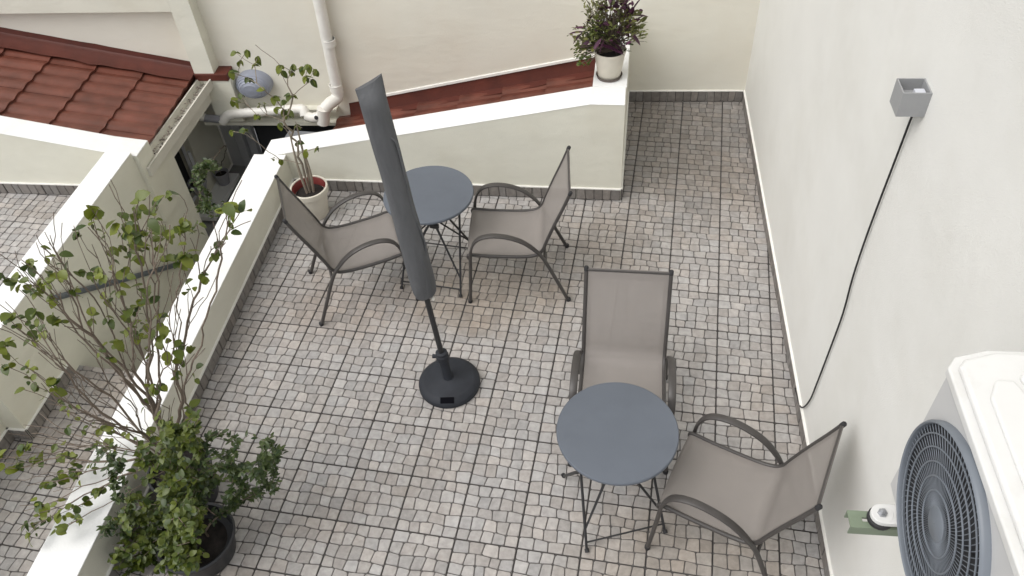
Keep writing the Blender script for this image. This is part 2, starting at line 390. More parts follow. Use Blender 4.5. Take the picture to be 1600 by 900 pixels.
def pave(floor, ix0, ix1, iy0, iy1, z, inside, planes_for, rng, big=None):
    base = floor.location
    for i in range(ix0, ix1):
        for j in range(iy0, iy1):
            c = Vector(((i+.5)*T, -(j+.5)*T, z))
            pl = planes_for(c)
            if not inside(c): continue
            out = False; cut = []
            for co, no in pl:
                d = max((Vector((c.x+sx*h, c.y+sy*h, 0))-Vector((co[0], co[1], 0))).dot(Vector(no)) for sx in (-1, 1) for sy in (-1, 1))
                dm = min((Vector((c.x+sx*h, c.y+sy*h, 0))-Vector((co[0], co[1], 0))).dot(Vector(no)) for sx in (-1, 1) for sy in (-1, 1))
                if dm >= -0.004: out = True
                elif d > 0: cut.append((co, no))
            if out: continue
            k = rng.randrange(NVAR); rot = rng.choice((0, 2))*math.pi/2
            mx = Matrix.Translation(c-base) @ Matrix.Rotation(rot, 4, 'Z')
            wmx = Matrix.Translation(c) @ Matrix.Rotation(rot, 4, 'Z')
            fm, sing = VAR[k]; sm = SLAB
            if cut:
                fm = clip_mesh(fm, wmx, cut); sm = clip_mesh(sm, wmx, cut)
                if not fm or not sm: continue
            t = inst('paving_tile', sm, floor, mx)
            if big and (i, j) in big and not cut:
                for me, cc in sing: inst('cobble', me, t, Matrix.Translation((cc.x, cc.y, 0)))
            else:
                o = inst('cobble_field', fm, t, Matrix.Identity(4)); o['kind'] = 'stuff'

floor = empty('terrace_floor', (-1.4, -3.4, 0), kind='structure', label='grey moulded cobble tile paving of the terrace')
fb = MB(); fb.prism([xy(RW(-.1, -.15)), xy(RW(7.3, -.15)), xy(LW(5.7, -.1)), xy(LW(0, -.1)), xy(MW(0, .1)), xy(BW(-.95, -.1))], -.14, -.012)
part('screed', fb, 'groove', floor, world=True)
v3 = lambda v: (v[0], v[1], 0)
def planes_t(c):
    pl = [(v3(RW(0, -.05)), v3(-RN)), (v3(LW(0, -.05)), v3(-LN))]
    if c.x < -0.95: pl.append((v3(MW(0, .05)), v3(MN)))
    else: pl.append((v3(BW(0, -.05)), v3(-BN)))
    if c.y > -0.78: pl.append(((-.95, 0, 0), (-1, 0, 0)))
    return pl
big = {(-8+i, 9+j) for i in range(4) for j in range(3)}
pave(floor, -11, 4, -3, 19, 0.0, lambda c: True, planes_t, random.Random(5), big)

# skirting tiles (one row of cobbles stood on edge)
SKH = 0.104
SK = []
for k in range(4):
    rng = random.Random(300+k); mb = MB()
    for q in cobble_cells(rng, T-.006, SKH-.006, 1): cobble(mb, q, rng, depth=.005)
    me0 = mb
    sk = MB(); sk.box(-(T-.006)/2, (T-.006)/2, -SKH/2, SKH/2, -.012, -.0046)
    SK.append((sk.mesh('skirting_tile', 'grout'), mb.mesh('cobble_row', 'cobble_skirt')))
def skirting(parent, p0, p1, nrm, z=0.0, th=0.012, height=SKH, start=0.0):
    """tiles standing on a face from p0 to p1 (world xy), nrm = out of the wall"""
    p0 = Vector(xy(p0)); p1 = Vector(xy(p1)); L = (p1-p0).length; u = (p1-p0).normalized(); n = Vector(nrm)
    rng = random.Random(int(L*1000)); s = start; base = wmat(parent).inverted()
    while s < L-0.02:
        e = min(s+T, L); c = p0+u*((s+e)/2)
        X = Vector((u.x, u.y, 0)); Z = Vector((n.x, n.y, 0)); Y = Z.cross(X)
        if Y.z < 0: X = -X; Y = Z.cross(X)
        mx = Matrix((X, Y, Z)).transposed().to_4x4(); mx.translation = Vector((c.x+n.x*th, c.y+n.y*th, z+height/2+.001))
        a, b = SK[rng.randrange(4)]
        f = (e-s)/T
        sc = Matrix.Diagonal((f, height/SKH, 1, 1))
        t = inst('skirting_tile', a, parent, base @ mx @ sc)
        o = inst('cobble_row', b, t, Matrix.Identity(4)); o['kind'] = 'stuff'
        s = e
    mb = MB()
    a = p0+n*-.01; b = p1+n*-.01; c2 = p1+n*(th+.002); d = p0+n*(th+.002)
    mb.prism([xy(a), xy(b), xy(c2), xy(d)], z+height+.0005, z+height+.009); part('caulk_line', mb, 'caulk', parent, world=True)

# ------------------------------------------------------------------ right house wall
rw = empty('house_wall', RW(3, 0, 0), label='tall plain white plaster wall with the air conditioner and cube lamp', cat='wall')
mb = MB(); mb.prism([xy(RW(-.35, 0)), xy(RW(7.6, 0)), xy(RW(7.6, -.3)), xy(RW(-.35, -.3))], -.3, 9.0); part('plaster_face', mb, 'plaster_white', rw, world=True)
skirting(rw, RW(.05), RW(7.3), RN, start=-.18)

# ------------------------------------------------------------------ back house wall with the opening over the yard
bw = empty('house_wall', BW(-2.0, 0, -.3), label='cream plaster wall with downpipe rising behind both red roofs', cat='wall')
mb = MB()
mb.prism([xy(BW(.19)), xy(BW(-3.45)), xy(BW(-3.45, -.25)), xy(BW(.19, -.25))], -1.75, 8.0)
mb.prism([xy(BW(-3.4505)), xy(BW(-8.0)), xy(BW(-8.0, -.25)), xy(BW(-3.4505, -.25))], -.17, 8.0)
part('plaster_face', mb, 'plaster_house', bw, world=True)
skirting(bw, BW(-.82), BW(.165), BN)
# projecting pilaster and the band round the sunk panel
px0 = uplane(265, 18, BW(-4.6, .13), v3(BN)).x; px1 = uplane(291, 0, BW(-4.6, .13), v3(BN)).x
pz = uplane(327, 137, BW(-4.6, .13), v3(BN)).z; bz = uplane(130, 20, BW(-4.6, .13), v3(BN)).z
mb = MB(); mb.prism([xy(BW(px0, .13)), xy(BW(px1, .13)), xy(BW(px1, -.02)), xy(BW(px0, -.02))], pz, 7.95); part('pilaster', mb, 'plaster_cream', bw, world=True)
mb = MB(); mb.prism([xy(BW(-7.9, .13)), xy(BW(px0-.001, .13)), xy(BW(px0-.001, -.02)), xy(BW(-7.9, -.02))], bz, 7.94); part('band', mb, 'plaster_cream', bw, world=True)
mb = MB(); mb.prism([xy(BW(-7.9, .05)), xy(BW(px0-.001, .05)), xy(BW(px0-.001, -.02)), xy(BW(-7.9, -.02))], .1, bz-.001); part('sunk_panel', mb, 'plaster_house', bw, world=True)
# lintel ledges over the opening
mb = MB(); mb.prism([xy(BW(-3.46, .07)), xy(BW(-4.60, .07)), xy(BW(-4.60, -.01)), xy(BW(-3.46, -.01))], -.075, -.045); part('ledge', mb, 'plaster_cream', bw, world=True)
mb = MB(); mb.prism([xy(BW(-3.46, .10)), xy(BW(-4.75, .10)), xy(BW(-4.75, -.012)), xy(BW(-3.46, -.012))], -.20, -.166); part('lintel', mb, 'plaster_cream', bw, world=True)

# ------------------------------------------------------------------ parapets of the terrace
CAPT = 0.006
def capped(name, pts, zb, zt, m, label, loc, capover=0.004):
    t = empty(name, loc, label=label, cat='parapet')
    n = len(pts)
    if not hasattr(zt, '__len__'): zt = [zt]*n
    mb = MB(); mb.prism(pts, zb, [z-CAPT for z in zt]); part('plaster_face', mb, m, t, world=True)
    cx = sum(p[0] for p in pts)/n; cy = sum(p[1] for p in pts)/n
    return t
midw = empty('parapet', MW(1.3, .1, 0), label='cream parapet with sloping white top beside the round table', cat='parapet')
def strip(mb, sdz, d0, d1, zb=None, up=0.0):
    """wall along the mid parapet: list of (s, ztop); d0 inner, d1 outer"""
    for (s0, z0), (s1, z1) in zip(sdz[:-1], sdz[1:]):
        mb.prism([xy(MW(s0, d0)), xy(MW(s1, d0)), xy(MW(s1, d1)), xy(MW(s0, d1))], zb if zb is not None else [z0, z1, z1, z0], [z0+up, z1+up, z1+up, z0+up])
sb = (1.0-.755)/-MU.x
prof = [(0, .86), (sb, .86), (MLEN, mid_z(LA.x))]
xs_end = MLEN+.20
prof[-1] = (xs_end, mid_z(MW(xs_end).x))
def swept(mb, secs):
    """secs: list of quads (4 points each) joined in order with end caps"""
    vs = [p for s in secs for p in s]; fs = [(0, 1, 2, 3), tuple(4*(len(secs)-1)+i for i in (3, 2, 1, 0))]
    for i in range(len(secs)-1):
        for k in range(4):
            k2 = (k+1) % 4; fs.append((4*i+k, 4*(i+1)+k, 4*(i+1)+k2, 4*i+k2))
    mb.add(vs, fs)
mb = MB(); swept(mb, [[MW(s, 0, -1.7), MW(s, .22, -1.7), MW(s, .22, z-.008), MW(s, 0, z-.008)] for s, z in prof]); part('plaster_face', mb, 'plaster_cream', midw, world=True)
mb = MB(); swept(mb, [[MW(s, -.003, z-.0075), MW(s, .223, z-.0075), MW(s, .223, z), MW(s, -.003, z)] for s, z in prof]); bevel(part('cap', mb, 'cap_white', midw, world=True), .004)
skirting(midw, MW(.0), MW(MLEN-.01), -MN)
# return wall running back to the house
retw = empty('parapet', (-.9, 0, 0), label='short cream return wall under the purple-leaved pot plant', cat='parapet')
q0 = MW(0, .2205); RFX = Vector((-.07, 1.369)).normalized()
ra = Vector((MA.x, MA.y)); 
def RT_(s, d): p = ra+RFX*s+Vector((-RFX.y, RFX.x))*d; return (p.x, p.y)
s_end = 1.372
mb = MB(); mb.prism([RT_(.2215, 0), RT_(s_end, 0), RT_(s_end, .24), RT_(.2215, .24)], -.3, .852); part('plaster_face', mb, 'plaster_cream', retw, world=True)
mb = MB(); mb.prism([RT_(.224, -.003), RT_(s_end-.001, -.003), RT_(s_end-.001, .243), RT_(.224, .243)], .8525, .8605); bevel(part('cap', mb, 'cap_white', retw, world=True), .004)
skirting(retw, Vector(RT_(.0, 0)), Vector(RT_(s_end-.01, 0)), (RFX.y, -RFX.x))
# left low parapet
lw = empty('parapet', LW(2.5, -.12, 0), label='low cream parapet with flat white top behind the leafy ficus', cat='parapet')
mb = MB(); mb.prism([xy(LW(-.004, 0)), xy(LW(6.0, 0)), xy(LW(6.0, -.255)), xy(LW(-.004, -.255))], -1.4, .332); part('plaster_face', mb, 'plaster_cream', lw, world=True)
mb = MB(); mb.prism([xy(LW(.0, .003)), xy(LW(6.0, .003)), xy(LW(6.0, -.258)), xy(LW(.0, -.258))], .3325, .3405); bevel(part('cap', mb, 'cap_white', lw, world=True), .004)
skirting(lw, LW(.012), LW(5.6), LN)

# ------------------------------------------------------------------ neighbour: terrace, parapets, alley
NF = 0.06; AF = -0.26
ni = uz(40, 397, NZ); nthick = abs((Vector((ni.x, ni.y))-NA).dot(NN))
s_turn = (Vector(xy(uz(47, 675, AF+.08)))-NA).dot(NT)
s_open = (Vector(xy(uplane(288, 282, NW(0), v3(NN))))-NA).dot(NT)      # the wall ends here, the covered porch begins
npar = empty('parapet', NW(1, -.1, AF), label='white topped parapet of the next terrace with a dark pipe on its face', cat='parapet')
GUT_Z = 0.29
mb = MB()
mb.prism([xy(NW(.001)), xy(NW(s_turn)), xy(NW(s_turn, -nthick)), xy(NW(.001, -nthick))], -1.7, NZ-.008)
mb.prism([xy(NW(s_turn+.0005, -.13)), xy(NW(6.0, -.13)), xy(NW(6.0, -nthick-.1)), xy(NW(s_turn+.0005, -nthick-.1))], -1.7, NZ-.009)
mb.prism([xy(NW(s_open)), xy(NW(0)), xy(NW(0, -.12)), xy(NW(s_open, -.12))], -1.7, GUT_Z-.09)
part('plaster_face', mb, 'plaster_cream', npar, world=True)
mb = MB(); mb.prism([xy(NW(0, .003)), xy(NW(s_turn+.003, .003)), xy(NW(s_turn+.003, -nthick-.003)), xy(NW(0, -nthick-.003))], NZ-.0075, NZ)
bevel(part('cap', mb, 'cap_white', npar, world=True), .004)
skirting(npar, NW(s_turn-.55), NW(s_turn), NN, z=AF)
skirting(npar, NW(s_turn), NW(s_turn, -.13), NT, z=AF)
skirting(npar, NW(s_turn, -.13), NW(s_turn+2.0, -.13), NN, z=AF)
# back parapet of the neighbour terrace: top climbs to the left with the roof
nbA = Vector(xy(uz(161, 237, NZ))); NBU = Vector((-.997, -.078)).normalized(); NBN = Vector((-NBU.y, NBU.x)); NBN = NBN if NBN.y > 0 else -NBN
def NB(s, d=0.0, z=0.0): p = nbA+NBU*s+NBN*d; return Vector((p.x, p.y, z))
zl = uplane(0, 208, NB(0), v3(NBN)); sl = (Vector(xy(zl))-nbA).dot(NBU); nslope = (zl.z-NZ)/sl
nb = empty('parapet', NB(.8, .1, NF), label='sloping white topped parapet between the next terrace and its red roof', cat='parapet')
secs = [(-.262, NZ-.262*nslope+.02), (0, NZ+.002), (3.0, NZ+3.0*nslope)]
mb = MB(); swept(mb, [[NB(s, 0, -.2), NB(s, .20, -.2), NB(s, .20, z-.008), NB(s, 0, z-.008)] for s, z in secs]); part('plaster_face', mb, 'plaster_cream', nb, world=True)
mb = MB(); swept(mb, [[NB(s, -.003, z-.0075), NB(s, .203, z-.0075), NB(s, .203, z), NB(s, -.003, z)] for s, z in secs]); bevel(part('cap', mb, 'cap_white', nb, world=True), .004)
skirting(nb, NB(.0), NB(2.9), -NBN, z=NF)
nfl = empty('neighbour_terrace_floor', (-5.5, -2.5, NF), kind='structure', label='grey cobble tile paving of the next terrace')
mb = MB(); mb.prism([xy(NB(-.05, .1)), xy(NB(3.2, .1)), (-7.8, -6.4), xy(NW(6.0, -nthick-.05)), xy(NW(0, -nthick+.05))], NF-.12, NF-.012); part('screed', mb, 'groove', nfl, world=True)
def planes_n(c):
    return [(v3(NW(0, -nthick+.03)), v3(NN)), (v3(NB(0, .03)), v3(NBN))]
pave(nfl, -23, -13, 2, 18, NF, lambda c: c.x > -7.6 and c.y > -6.0, planes_n, random.Random(9))
afl = empty('alley_floor', (-3.9, -4, AF), kind='structure', label='grey cobble tile paving of the sunken alley')
s_af = s_turn-.62
pa = NW(s_af); pb = LW(((pa.y-LA.y)/LT.y), -.2)
mb = MB(); mb.prism([(pa.x-.1, pa.y), (pb.x, pa.y), xy(LW(6.0, -.2)), (LW(6.0).x-1.7, LW(6.0).y)], -1.69, AF-.012); part('screed', mb, 'groove', afl, world=True)
def planes_a(c):
    return [(v3(NW(0, -.18)), v3(-NN)), (v3(LW(0, -.2)), v3(LN)), ((0, pa.y, 0), (0, 1, 0))]
pave(afl, -15, -9, 6, 18, AF, lambda c: True, planes_a, random.Random(13))

gm = MB(); gm.box(-150, 150, -150, 150, -1.9, -1.75); single('ground', gm, 'yard_grey', kind='structure', label='plain grey ground around the houses')
# ------------------------------------------------------------------ sunken yard and covered porch
yc = uz(362, 258, YZ); yq = uz(340, 297, YZ)
yf = MB(); yf.prism([(yc.x-.3, yc.y+.3), (-3.2, yc.y+.3), (-3.2, -3.2), (yq.x-.3, -3.2)], YZ-.1, YZ); single('yard_floor', yf, 'yard_grey', kind='structure', label='plain grey concrete floor of the sunken yard')
yd = Vector((yq.x-yc.x, yq.y-yc.y)).normalized(); yn = Vector((-yd.y, yd.x)); yn = yn if yn.x > 0 else -yn
pw = empty('porch_wall', (yc.x, yc.y, YZ), label='shaded cream side wall inside the covered porch', cat='wall')
def PW(s, d=0.0, z=0.0): return Vector((yc.x+yd.x*s+yn.x*d, yc.y+yd.y*s+yn.y*d, z))
win = [uplane(px, py, PW(0), v3(yn)) for px, py in ((297, 226), (313, 262))]
pend = max((yc.y+.95)/-yd.y, ((win[0]-yc).xy).dot(yd)+1.25); ws = ((win[0]-yc).xy).dot(yd); wz0 = win[1].z-.25; wz1 = win[0].z+.35
mb = MB(); mb.prism([xy(PW(0)), xy(PW(ws)), xy(PW(ws, -.15)), xy(PW(0, -.15))], YZ+.001, .16)
mb.prism([xy(PW(ws+.0005)), xy(PW(ws+1.2)), xy(PW(ws+1.2, -.15)), xy(PW(ws+.0005, -.15))], YZ+.001, wz0)
mb.prism([xy(PW(ws+1.2005)), xy(PW(pend)), xy(PW(pend, -.15)), xy(PW(ws+1.2005, -.15))], YZ+.001, .16)
part('plaster_face', mb, 'plaster_cream', pw, world=True)
mb = MB(); mb.prism([xy(PW(ws-.05, -.16)), xy(PW(ws+1.25, -.16)), xy(PW(ws+1.25, -.2)), xy(PW(ws-.05, -.2))], wz0-.1, .16); wo_ = part('window', mb, 'void', pw, world=True)
mb = MB()
mb.tube([PW(ws+.02, -.08, wz0), PW(ws+.02, -.08, .1)], .022, 4); mb.tube([PW(ws+.5, -.03, wz0+.05), PW(ws+.22, .10, wz0+.22)], .02, 4); mb.tube([PW(ws+.22, .10, wz0+.22), PW(ws+.22, .10, wz0+.62)], .02, 4)
part('window_frame', mb, 'shutter_grey', pw, world=True)
mb = MB(); mb.tube([PW(.0, .012, YZ+.02), PW(.0, .012, -.2)], .014, 4); mb.tube([PW(.0, .012, YZ+.015), PW(2.6, .012, YZ+.015)], .014, 4); part('white_trim', mb, 'caulk', pw, world=True)
# grey shutters and the dark doorway at the back of the porch
pbk = empty('porch_door', (yc.x+1.0, yc.y, YZ), label='grey panelled door beside a dark doorway under the lintel', cat='door')
sxs = [uplane(px, 215, (yc.x, yc.y, 0), (0, 1, 0)).x for px in (346, 368, 383, 396)]
mb = MB(); mb.box(sxs[0], sxs[1]-.012, yc.y-.0, yc.y+.06, YZ+.001, .2); part('door_leaf', mb, 'shutter_grey', pbk, world=True)
mb = MB(); mb.box(sxs[1]+.012, sxs[2]-.012, yc.y-.03, yc.y+.06, YZ+.001, .2); part('door_leaf', mb, 'shutter_grey', pbk, world=True)
mb = MB(); mb.box(sxs[2]+.012, sxs[3], yc.y+.0, yc.y+.06, YZ+.001, .2); part('door_leaf', mb, 'shutter_grey', pbk, world=True)
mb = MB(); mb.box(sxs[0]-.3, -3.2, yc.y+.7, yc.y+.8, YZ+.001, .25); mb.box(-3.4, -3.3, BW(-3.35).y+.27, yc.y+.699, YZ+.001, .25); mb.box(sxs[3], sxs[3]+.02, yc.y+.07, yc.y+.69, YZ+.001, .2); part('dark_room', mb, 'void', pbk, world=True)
mb = MB(); mb.box(-6.5, -3.2, BW(-4.5).y+.30, yc.y+.8, .26, .30); part('ceiling_slab', mb, 'yard_grey', pbk, world=True)
# shelf with pot and trailing plants in the porch
sh = uplane(334, 290, PW(0), v3(yn)); ss = ((sh-yc).xy).dot(yd)
mb = MB(); mb.prism([xy(PW(ss-.22, 0)), xy(PW(ss+.5, 0)), xy(PW(ss+.5, .2)), xy(PW(ss-.22, .2))], sh.z-.05, sh.z); bevel(single('wall_shelf', mb, 'cap_white', label='small white shelf on the shaded porch wall', cat='shelf'), .005)
SHELF = (ss, sh.z)

# ------------------------------------------------------------------ tiled roofs
RP = 0.148; RC = 0.40; RS = 0.214
def roof_tile_mesh():
    mb = MB(); n = 10; L = RC+.03
    prof = []
    for i in range(n+1):
        t = i/n; zz = 0.016*(0.5-0.5*math.cos(2*math.pi*t))**0.8
        prof.append((t*RP, zz))
    vs = []
    for (y, z) in prof: vs.append((0, y, z-.004))            # upper edge (tucked)
    for (y, z) in prof: vs.append((L, y, z+.016))            # lower edge (lifted)
    for (y, z) in prof: vs.append((L, y, z-.012))
    k = n+1
    fs = [(i, k+i, k+i+1, i+1) for i in range(n)]+[(k+i, 2*k+i, 2*k+i+1, k+i+1) for i in range(n)]
    mb.add(vs, fs); return mb.mesh('roof_tile', 'roof_red', smooth=True)
RTM = roof_tile_mesh()
def lay_roof(parent, mxw, ncourse, nrow, x_from):
    inv = wmat(parent).inverted()
    for c in range(ncourse):
        for r in range(nrow):
            inst('roof_tile', RTM, parent, inv @ mxw @ Matrix.Translation((x_from+c*RC, r*RP+random.uniform(-.002, .002), random.uniform(0, .003))))
def roof_matrix(origin, down):
    """x down the slope, y across, z out of the roof"""
    X = Vector(down).normalized(); Y = Vector((0, 0, 1)).cross(X).normalized(); Z = X.cross(Y)
    m = Matrix((X, Y, Z)).transposed().to_4x4(); m.translation = origin; return m
# left roof: falls towards +x, eave on the gutter
ge0 = NW(s_open, -.05); eave_z = GUT_Z+.035
e0 = NW((NB(-.2, .14).y-NA.y)/NT.y, -.06, eave_z)
lr = empty('tiled_roof', e0, label='red-brown tiled roof falling to a debris-filled gutter', cat='roof')
dn = Vector((BU.x, BU.y, -RS))
mx = roof_matrix(e0, dn)
across = mx.to_3x3() @ Vector((0, 1, 0))
ylen = (BW(e0.x, .05).y-e0.y)/across.y
lay_roof(lr, mx, 7, int(ylen/RP)+1, -7*RC-.03)
mb = MB(); mb.add([mx @ Vector(p) for p in ((-2.9, -.05, -.03), (-.02, -.05, -.03), (-.02, ylen, -.03), (-2.9, ylen, -.03), (-2.9, -.05, -.08), (-.02, -.05, -.08), (-.02, ylen, -.08), (-2.9, ylen, -.08))], [(0,1,2,3),(7,6,5,4),(0,4,5,1),(1,5,6,2),(2,6,7,3),(3,7,4,0)])
part('roof_deck', mb, 'flash_red', lr, world=True)
def flash(parent, x0, x1, zf, d, hgt, roofz, lap=.20):
    mb = MB(); k = max(2, int(abs(x1-x0)/.12)); vs = []; 
    for i in range(k+1):
        x = x0+(x1-x0)*i/k; wv = .006*noise.noise(Vector((x*5, 0, 1)))
        vs += [BW(x, d+.004, zf(x)+wv), BW(x, d+.012, zf(x)-hgt*.45), BW(x, d+.035, roofz(x)+.028), BW(x, d+lap+wv*5, roofz(x)+.020)]
    mb.add(vs, [(4*i+j, 4*i+4+j, 4*i+5+j, 4*i+1+j) for i in range(k) for j in range(3)])
    part('flashing', mb, 'flash_red', parent, world=True, smooth=True)
lf = lambda x: e0.z+RS*(e0.x-x)
zf0 = uplane(297, 104, BW(-4.7, .05), v3(BN)); zf1 = uplane(0, 50, BW(-6, .05), v3(BN))
lfl = lambda x: zf0.z+(zf1.z-zf0.z)*(x-zf0.x)/(zf1.x-zf0.x)
flash(lr, px0-.0, zf1.x-1.0, lambda x: max(lfl(x), lf(x)+.09), .05, .1, lf)
# step of flashing round the pilaster foot
mb = MB(); pA = BW(px0+.0, .14); pB = BW(px1+.10, .14)
mb.prism([xy(BW(px0, .15)), xy(BW(px1+.12, .15)), xy(BW(px1+.12, .0)), xy(BW(px0, .0))], lf(e0.x)-.02, lf(e0.x)+.045); bevel(part('flashing_step', mb, 'flash_red', lr, world=True), .004)
# gutter
gt = empty('gutter', NW(s_open*.5, .03, GUT_Z), label='pale gutter full of dead leaves along the roof edge', cat='gutter')
sG0 = -.06; sG1 = (BW(-4.4, .14).y-NA.y)/NT.y
g0, g1 = NW(sG0), NW(sG1)
mb = MB()
def gsec(s): return [NW(s, d_, GUT_Z+z_) for d_, z_ in ((-.075, .03), (-.07, -.055), (.055, -.055), (.06, .035), (.046, .035), (.042, -.042), (-.058, -.042), (-.062, .03))]
va, vb = gsec(sG0), gsec(sG1); mb.add(va+vb, [(i, (i+1) % 8, 8+(i+1) % 8, 8+i) for i in range(8)]+[tuple(range(8))[::-1], tuple(range(8, 16))]); part('trough', mb, 'fascia', gt, world=True)
mb = MB(); mb.prism([xy(NW(sG0, .061)), xy(NW(sG0+.02, .061)), xy(NW(sG0+.02, -.07)), xy(NW(sG0, -.07))], GUT_Z-.05, GUT_Z+.03); part('end_cap', mb, 'fascia', gt, world=True)
rng = random.Random(3); mb = MB()
for i in range(150):
    s = sG0+(sG1-sG0)*rng.random(); c = NW(s, rng.uniform(-.05, .035), GUT_Z-.02+rng.uniform(0, .028)); r_ = rng.uniform(.008, .02)
    a = rng.uniform(0, 6.28); u = Vector((math.cos(a), math.sin(a), rng.uniform(-.4, .4)))*r_; v_ = Vector((-math.sin(a), math.cos(a), rng.uniform(-.5, .5)))*r_*.6
    mb.add([c-u, c+v_, c+u, c-v_+Vector((0, 0, .004))], [(0, 1, 2), (0, 2, 3)])
part('leaf_litter', mb, 'debris', gt, world=True, kind='stuff')
# fascia beam below the gutter across the porch mouth
mb = MB(); mb.prism([xy(NW(sG1, -.01)), xy(NW(s_open-.0005, -.01)), xy(NW(s_open-.0005, -.11)), xy(NW(sG1, -.11))], GUT_Z-.20, GUT_Z-.056); single('fascia_beam', mb, 'fascia', label='pale fascia beam carrying the gutter over the porch mouth', cat='beam')
# right roof: falls towards -x behind the mid parapet
rf0 = uplane(920, 90, BW(-1, 0), v3(BN)); rf1 = uplane(550, 160, BW(-3.3, 0), v3(BN))
rfl = lambda x: rf0.z+(rf1.z-rf0.z)*(x-rf0.x)/(rf1.x-rf0.x)
rz = lambda x: rfl(x)-.14
rsl = (rf0.z-rf1.z)/(rf0.x-rf1.x)
ex = -3.47; o_ = BW(ex, 0, rz(ex))
rr = empty('tiled_roof', o_, label='narrow red-brown tiled roof between the sloping parapet and the wall', cat='roof')
mx = roof_matrix(o_, Vector((-BU.x, -BU.y, -rsl)))
lay_roof(rr, mx, 6, 8, -6*RC-.03)
mb = MB(); mb.add([mx @ Vector(p) for p in ((-2.44, 0, -.03), (-.02, 0, -.03), (-.02, 1.1, -.03), (-2.44, 1.1, -.03), (-2.44, 0, -.1), (-.02, 0, -.1), (-.02, 1.1, -.1), (-2.44, 1.1, -.1))], [(0,1,2,3),(7,6,5,4),(0,4,5,1),(1,5,6,2),(2,6,7,3),(3,7,4,0)])
part('roof_deck', mb, 'flash_red', rr, world=True)
flash(rr, ex+.12, -1.0, rfl, 0, .1, rz, .11)
mb = MB(); k = 20; vs = []
for i in range(k+1):
    x = ex+.3+(-1.0-ex-.3)*i/k; vs += [BW(x, .001, rfl(x)+.028), BW(x, .012, rfl(x)+.024), BW(x, .014, rfl(x)+.002)]
mb.add(vs, [(3*i+j, 3*i+3+j, 3*i+4+j, 3*i+1+j) for i in range(k) for j in range(2)]); part('sealant_bead', mb, 'caulk', rr, world=True)

# ------------------------------------------------------------------ pipes and bulkhead lamp on the back wall
def onbw(px, py, d): return uplane(px, py, BW(-4, d), v3(BN))
dp = empty('downpipe', onbw(528, 145, .07), label='white plastic downpipe with elbow above the narrow roof', cat='pipe')
t0 = onbw(497, -2, .07); t1 = onbw(527, 140, .07); xd = (t0.x+t1.x)/2; xt = t1.x
ptop = BW(t0.x, .07, 3.4); 
mb = MB(); mb.tube([BW(t0.x, .07, 3.4), BW(t0.x, .07, 1.2), t1], .050, 18); part('pipe', mb, 'pvc_white', dp, world=True, smooth=True)
for q in ((514, 66), (525, 136)):
    c = onbw(q[0], q[1], .07); mb = MB(); mb.lathe([(.052, -.03), (.058, -.03), (.058, .02), (.060, .02), (.060, .03), (.052, .03)], c, 18, False); part('collar', mb, 'pvc_white', dp, world=True, smooth=True)
e1 = onbw(527, 152, .08); e2 = onbw(515, 162, .15); e3 = onbw(506, 172, .20); e4 = onbw(505, 192, .20)
mb = MB(); mb.tube(smooth_path([t1, e1, e2, e3], 6), .054, 16); part('elbow', mb, 'pvc_white', dp, world=True, smooth=True)
mb = MB(); mb.tube([e3+Vector((0, 0, .02)), e4], .058, 16); part('tee', mb, 'pvc_white', dp, world=True, smooth=True)
mb = MB(); mb.tube([e3.lerp(e4, .5), onbw(488, 184, .20), onbw(478, 181, .19)], [.05, .045, .045], 14); part('tee_branch', mb, 'pvc_white', dp, world=True, smooth=True)
mb = MB(); c = onbw(494, 184, .245); mb.lathe([(.001, .004), (.018, .004), (.02, 0)], c, 12, False, mx=Matrix.Rotation(R(70), 4, 'X')); part('plug', mb, 'rubber', dp, world=True)
hp = empty('drain_pipe', onbw(420, 178, .13), label='white drain pipe running level over the dark doorway', cat='pipe')
mb = MB(); mb.tube([onbw(364, 178, .15), onbw(470, 170, .15)], .043, 16); part('pipe', mb, 'pvc_white', hp, world=True, smooth=True)
mb = MB(); mb.tube(smooth_path([onbw(366, 178, .15), onbw(357, 180, .15), onbw(347, 190, .16)], 4), .046, 14); part('elbow', mb, 'pvc_white', hp, world=True, smooth=True)
mb = MB(); mb.tube(smooth_path([onbw(466, 170, .15), onbw(474, 172, .16), onbw(477, 181, .19)], 4), .046, 14); part('elbow', mb, 'pvc_white', hp, world=True, smooth=True)
mb = MB(); mb.tube([onbw(349, 187, .16), onbw(318, 184, .16)], .036, 14); part('sleeve', mb, 'pvc_grey', hp, world=True, smooth=True)
mb = MB(); mb.tube(smooth_path([onbw(320, 184, .16), onbw(312, 180, .16), onbw(309, 168, .14)], 4), .040, 14); part('elbow', mb, 'pvc_white', hp, world=True, smooth=True)
# cream block at the foot of the pilaster
bl0 = onbw(318, 160, .16); mb = MB(); mb.prism([xy(BW(px1-.12, .14)), xy(BW(px1+.13, .14)), xy(BW(px1+.13, .0)), xy(BW(px1-.12, .0))], -.13, lf(e0.x)-.021); single('corbel_block', mb, 'plaster_cream', label='cream corbel block under the red flashing step', cat='corbel')
bk = onbw(397, 132, .05)
bl = empty('bulkhead_lamp', bk, label='blue-grey ribbed oval lamp on the cream wall', cat='lamp')
rotm = Matrix((Vector((BU.x, BU.y, 0)), Vector((0, 0, 1)), Vector((BN.x, BN.y, 0)))).transposed().to_4x4()
mb = MB(); mb.lathe([(1.0, -.05), (1.0, .012), (.93, .045), (.90, .045), (.84, .065), (.80, .064), (.72, .084), (.68, .083), (.58, .098), (.54, .097), (.40, .108), (.36, .107), (.18, .114), (0.01, .115)], sides=32, mx=rotm @ Matrix.Diagonal((.165, .125, 1, 1))); part('ribbed_cover', mb, 'bulkhead', bl, smooth=True)
mb = MB(); mb.tube([onbw(372, 126, .02), onbw(337, 127, .02)], .008, 6); part('supply_cable', mb, 'cable', bl, world=True)
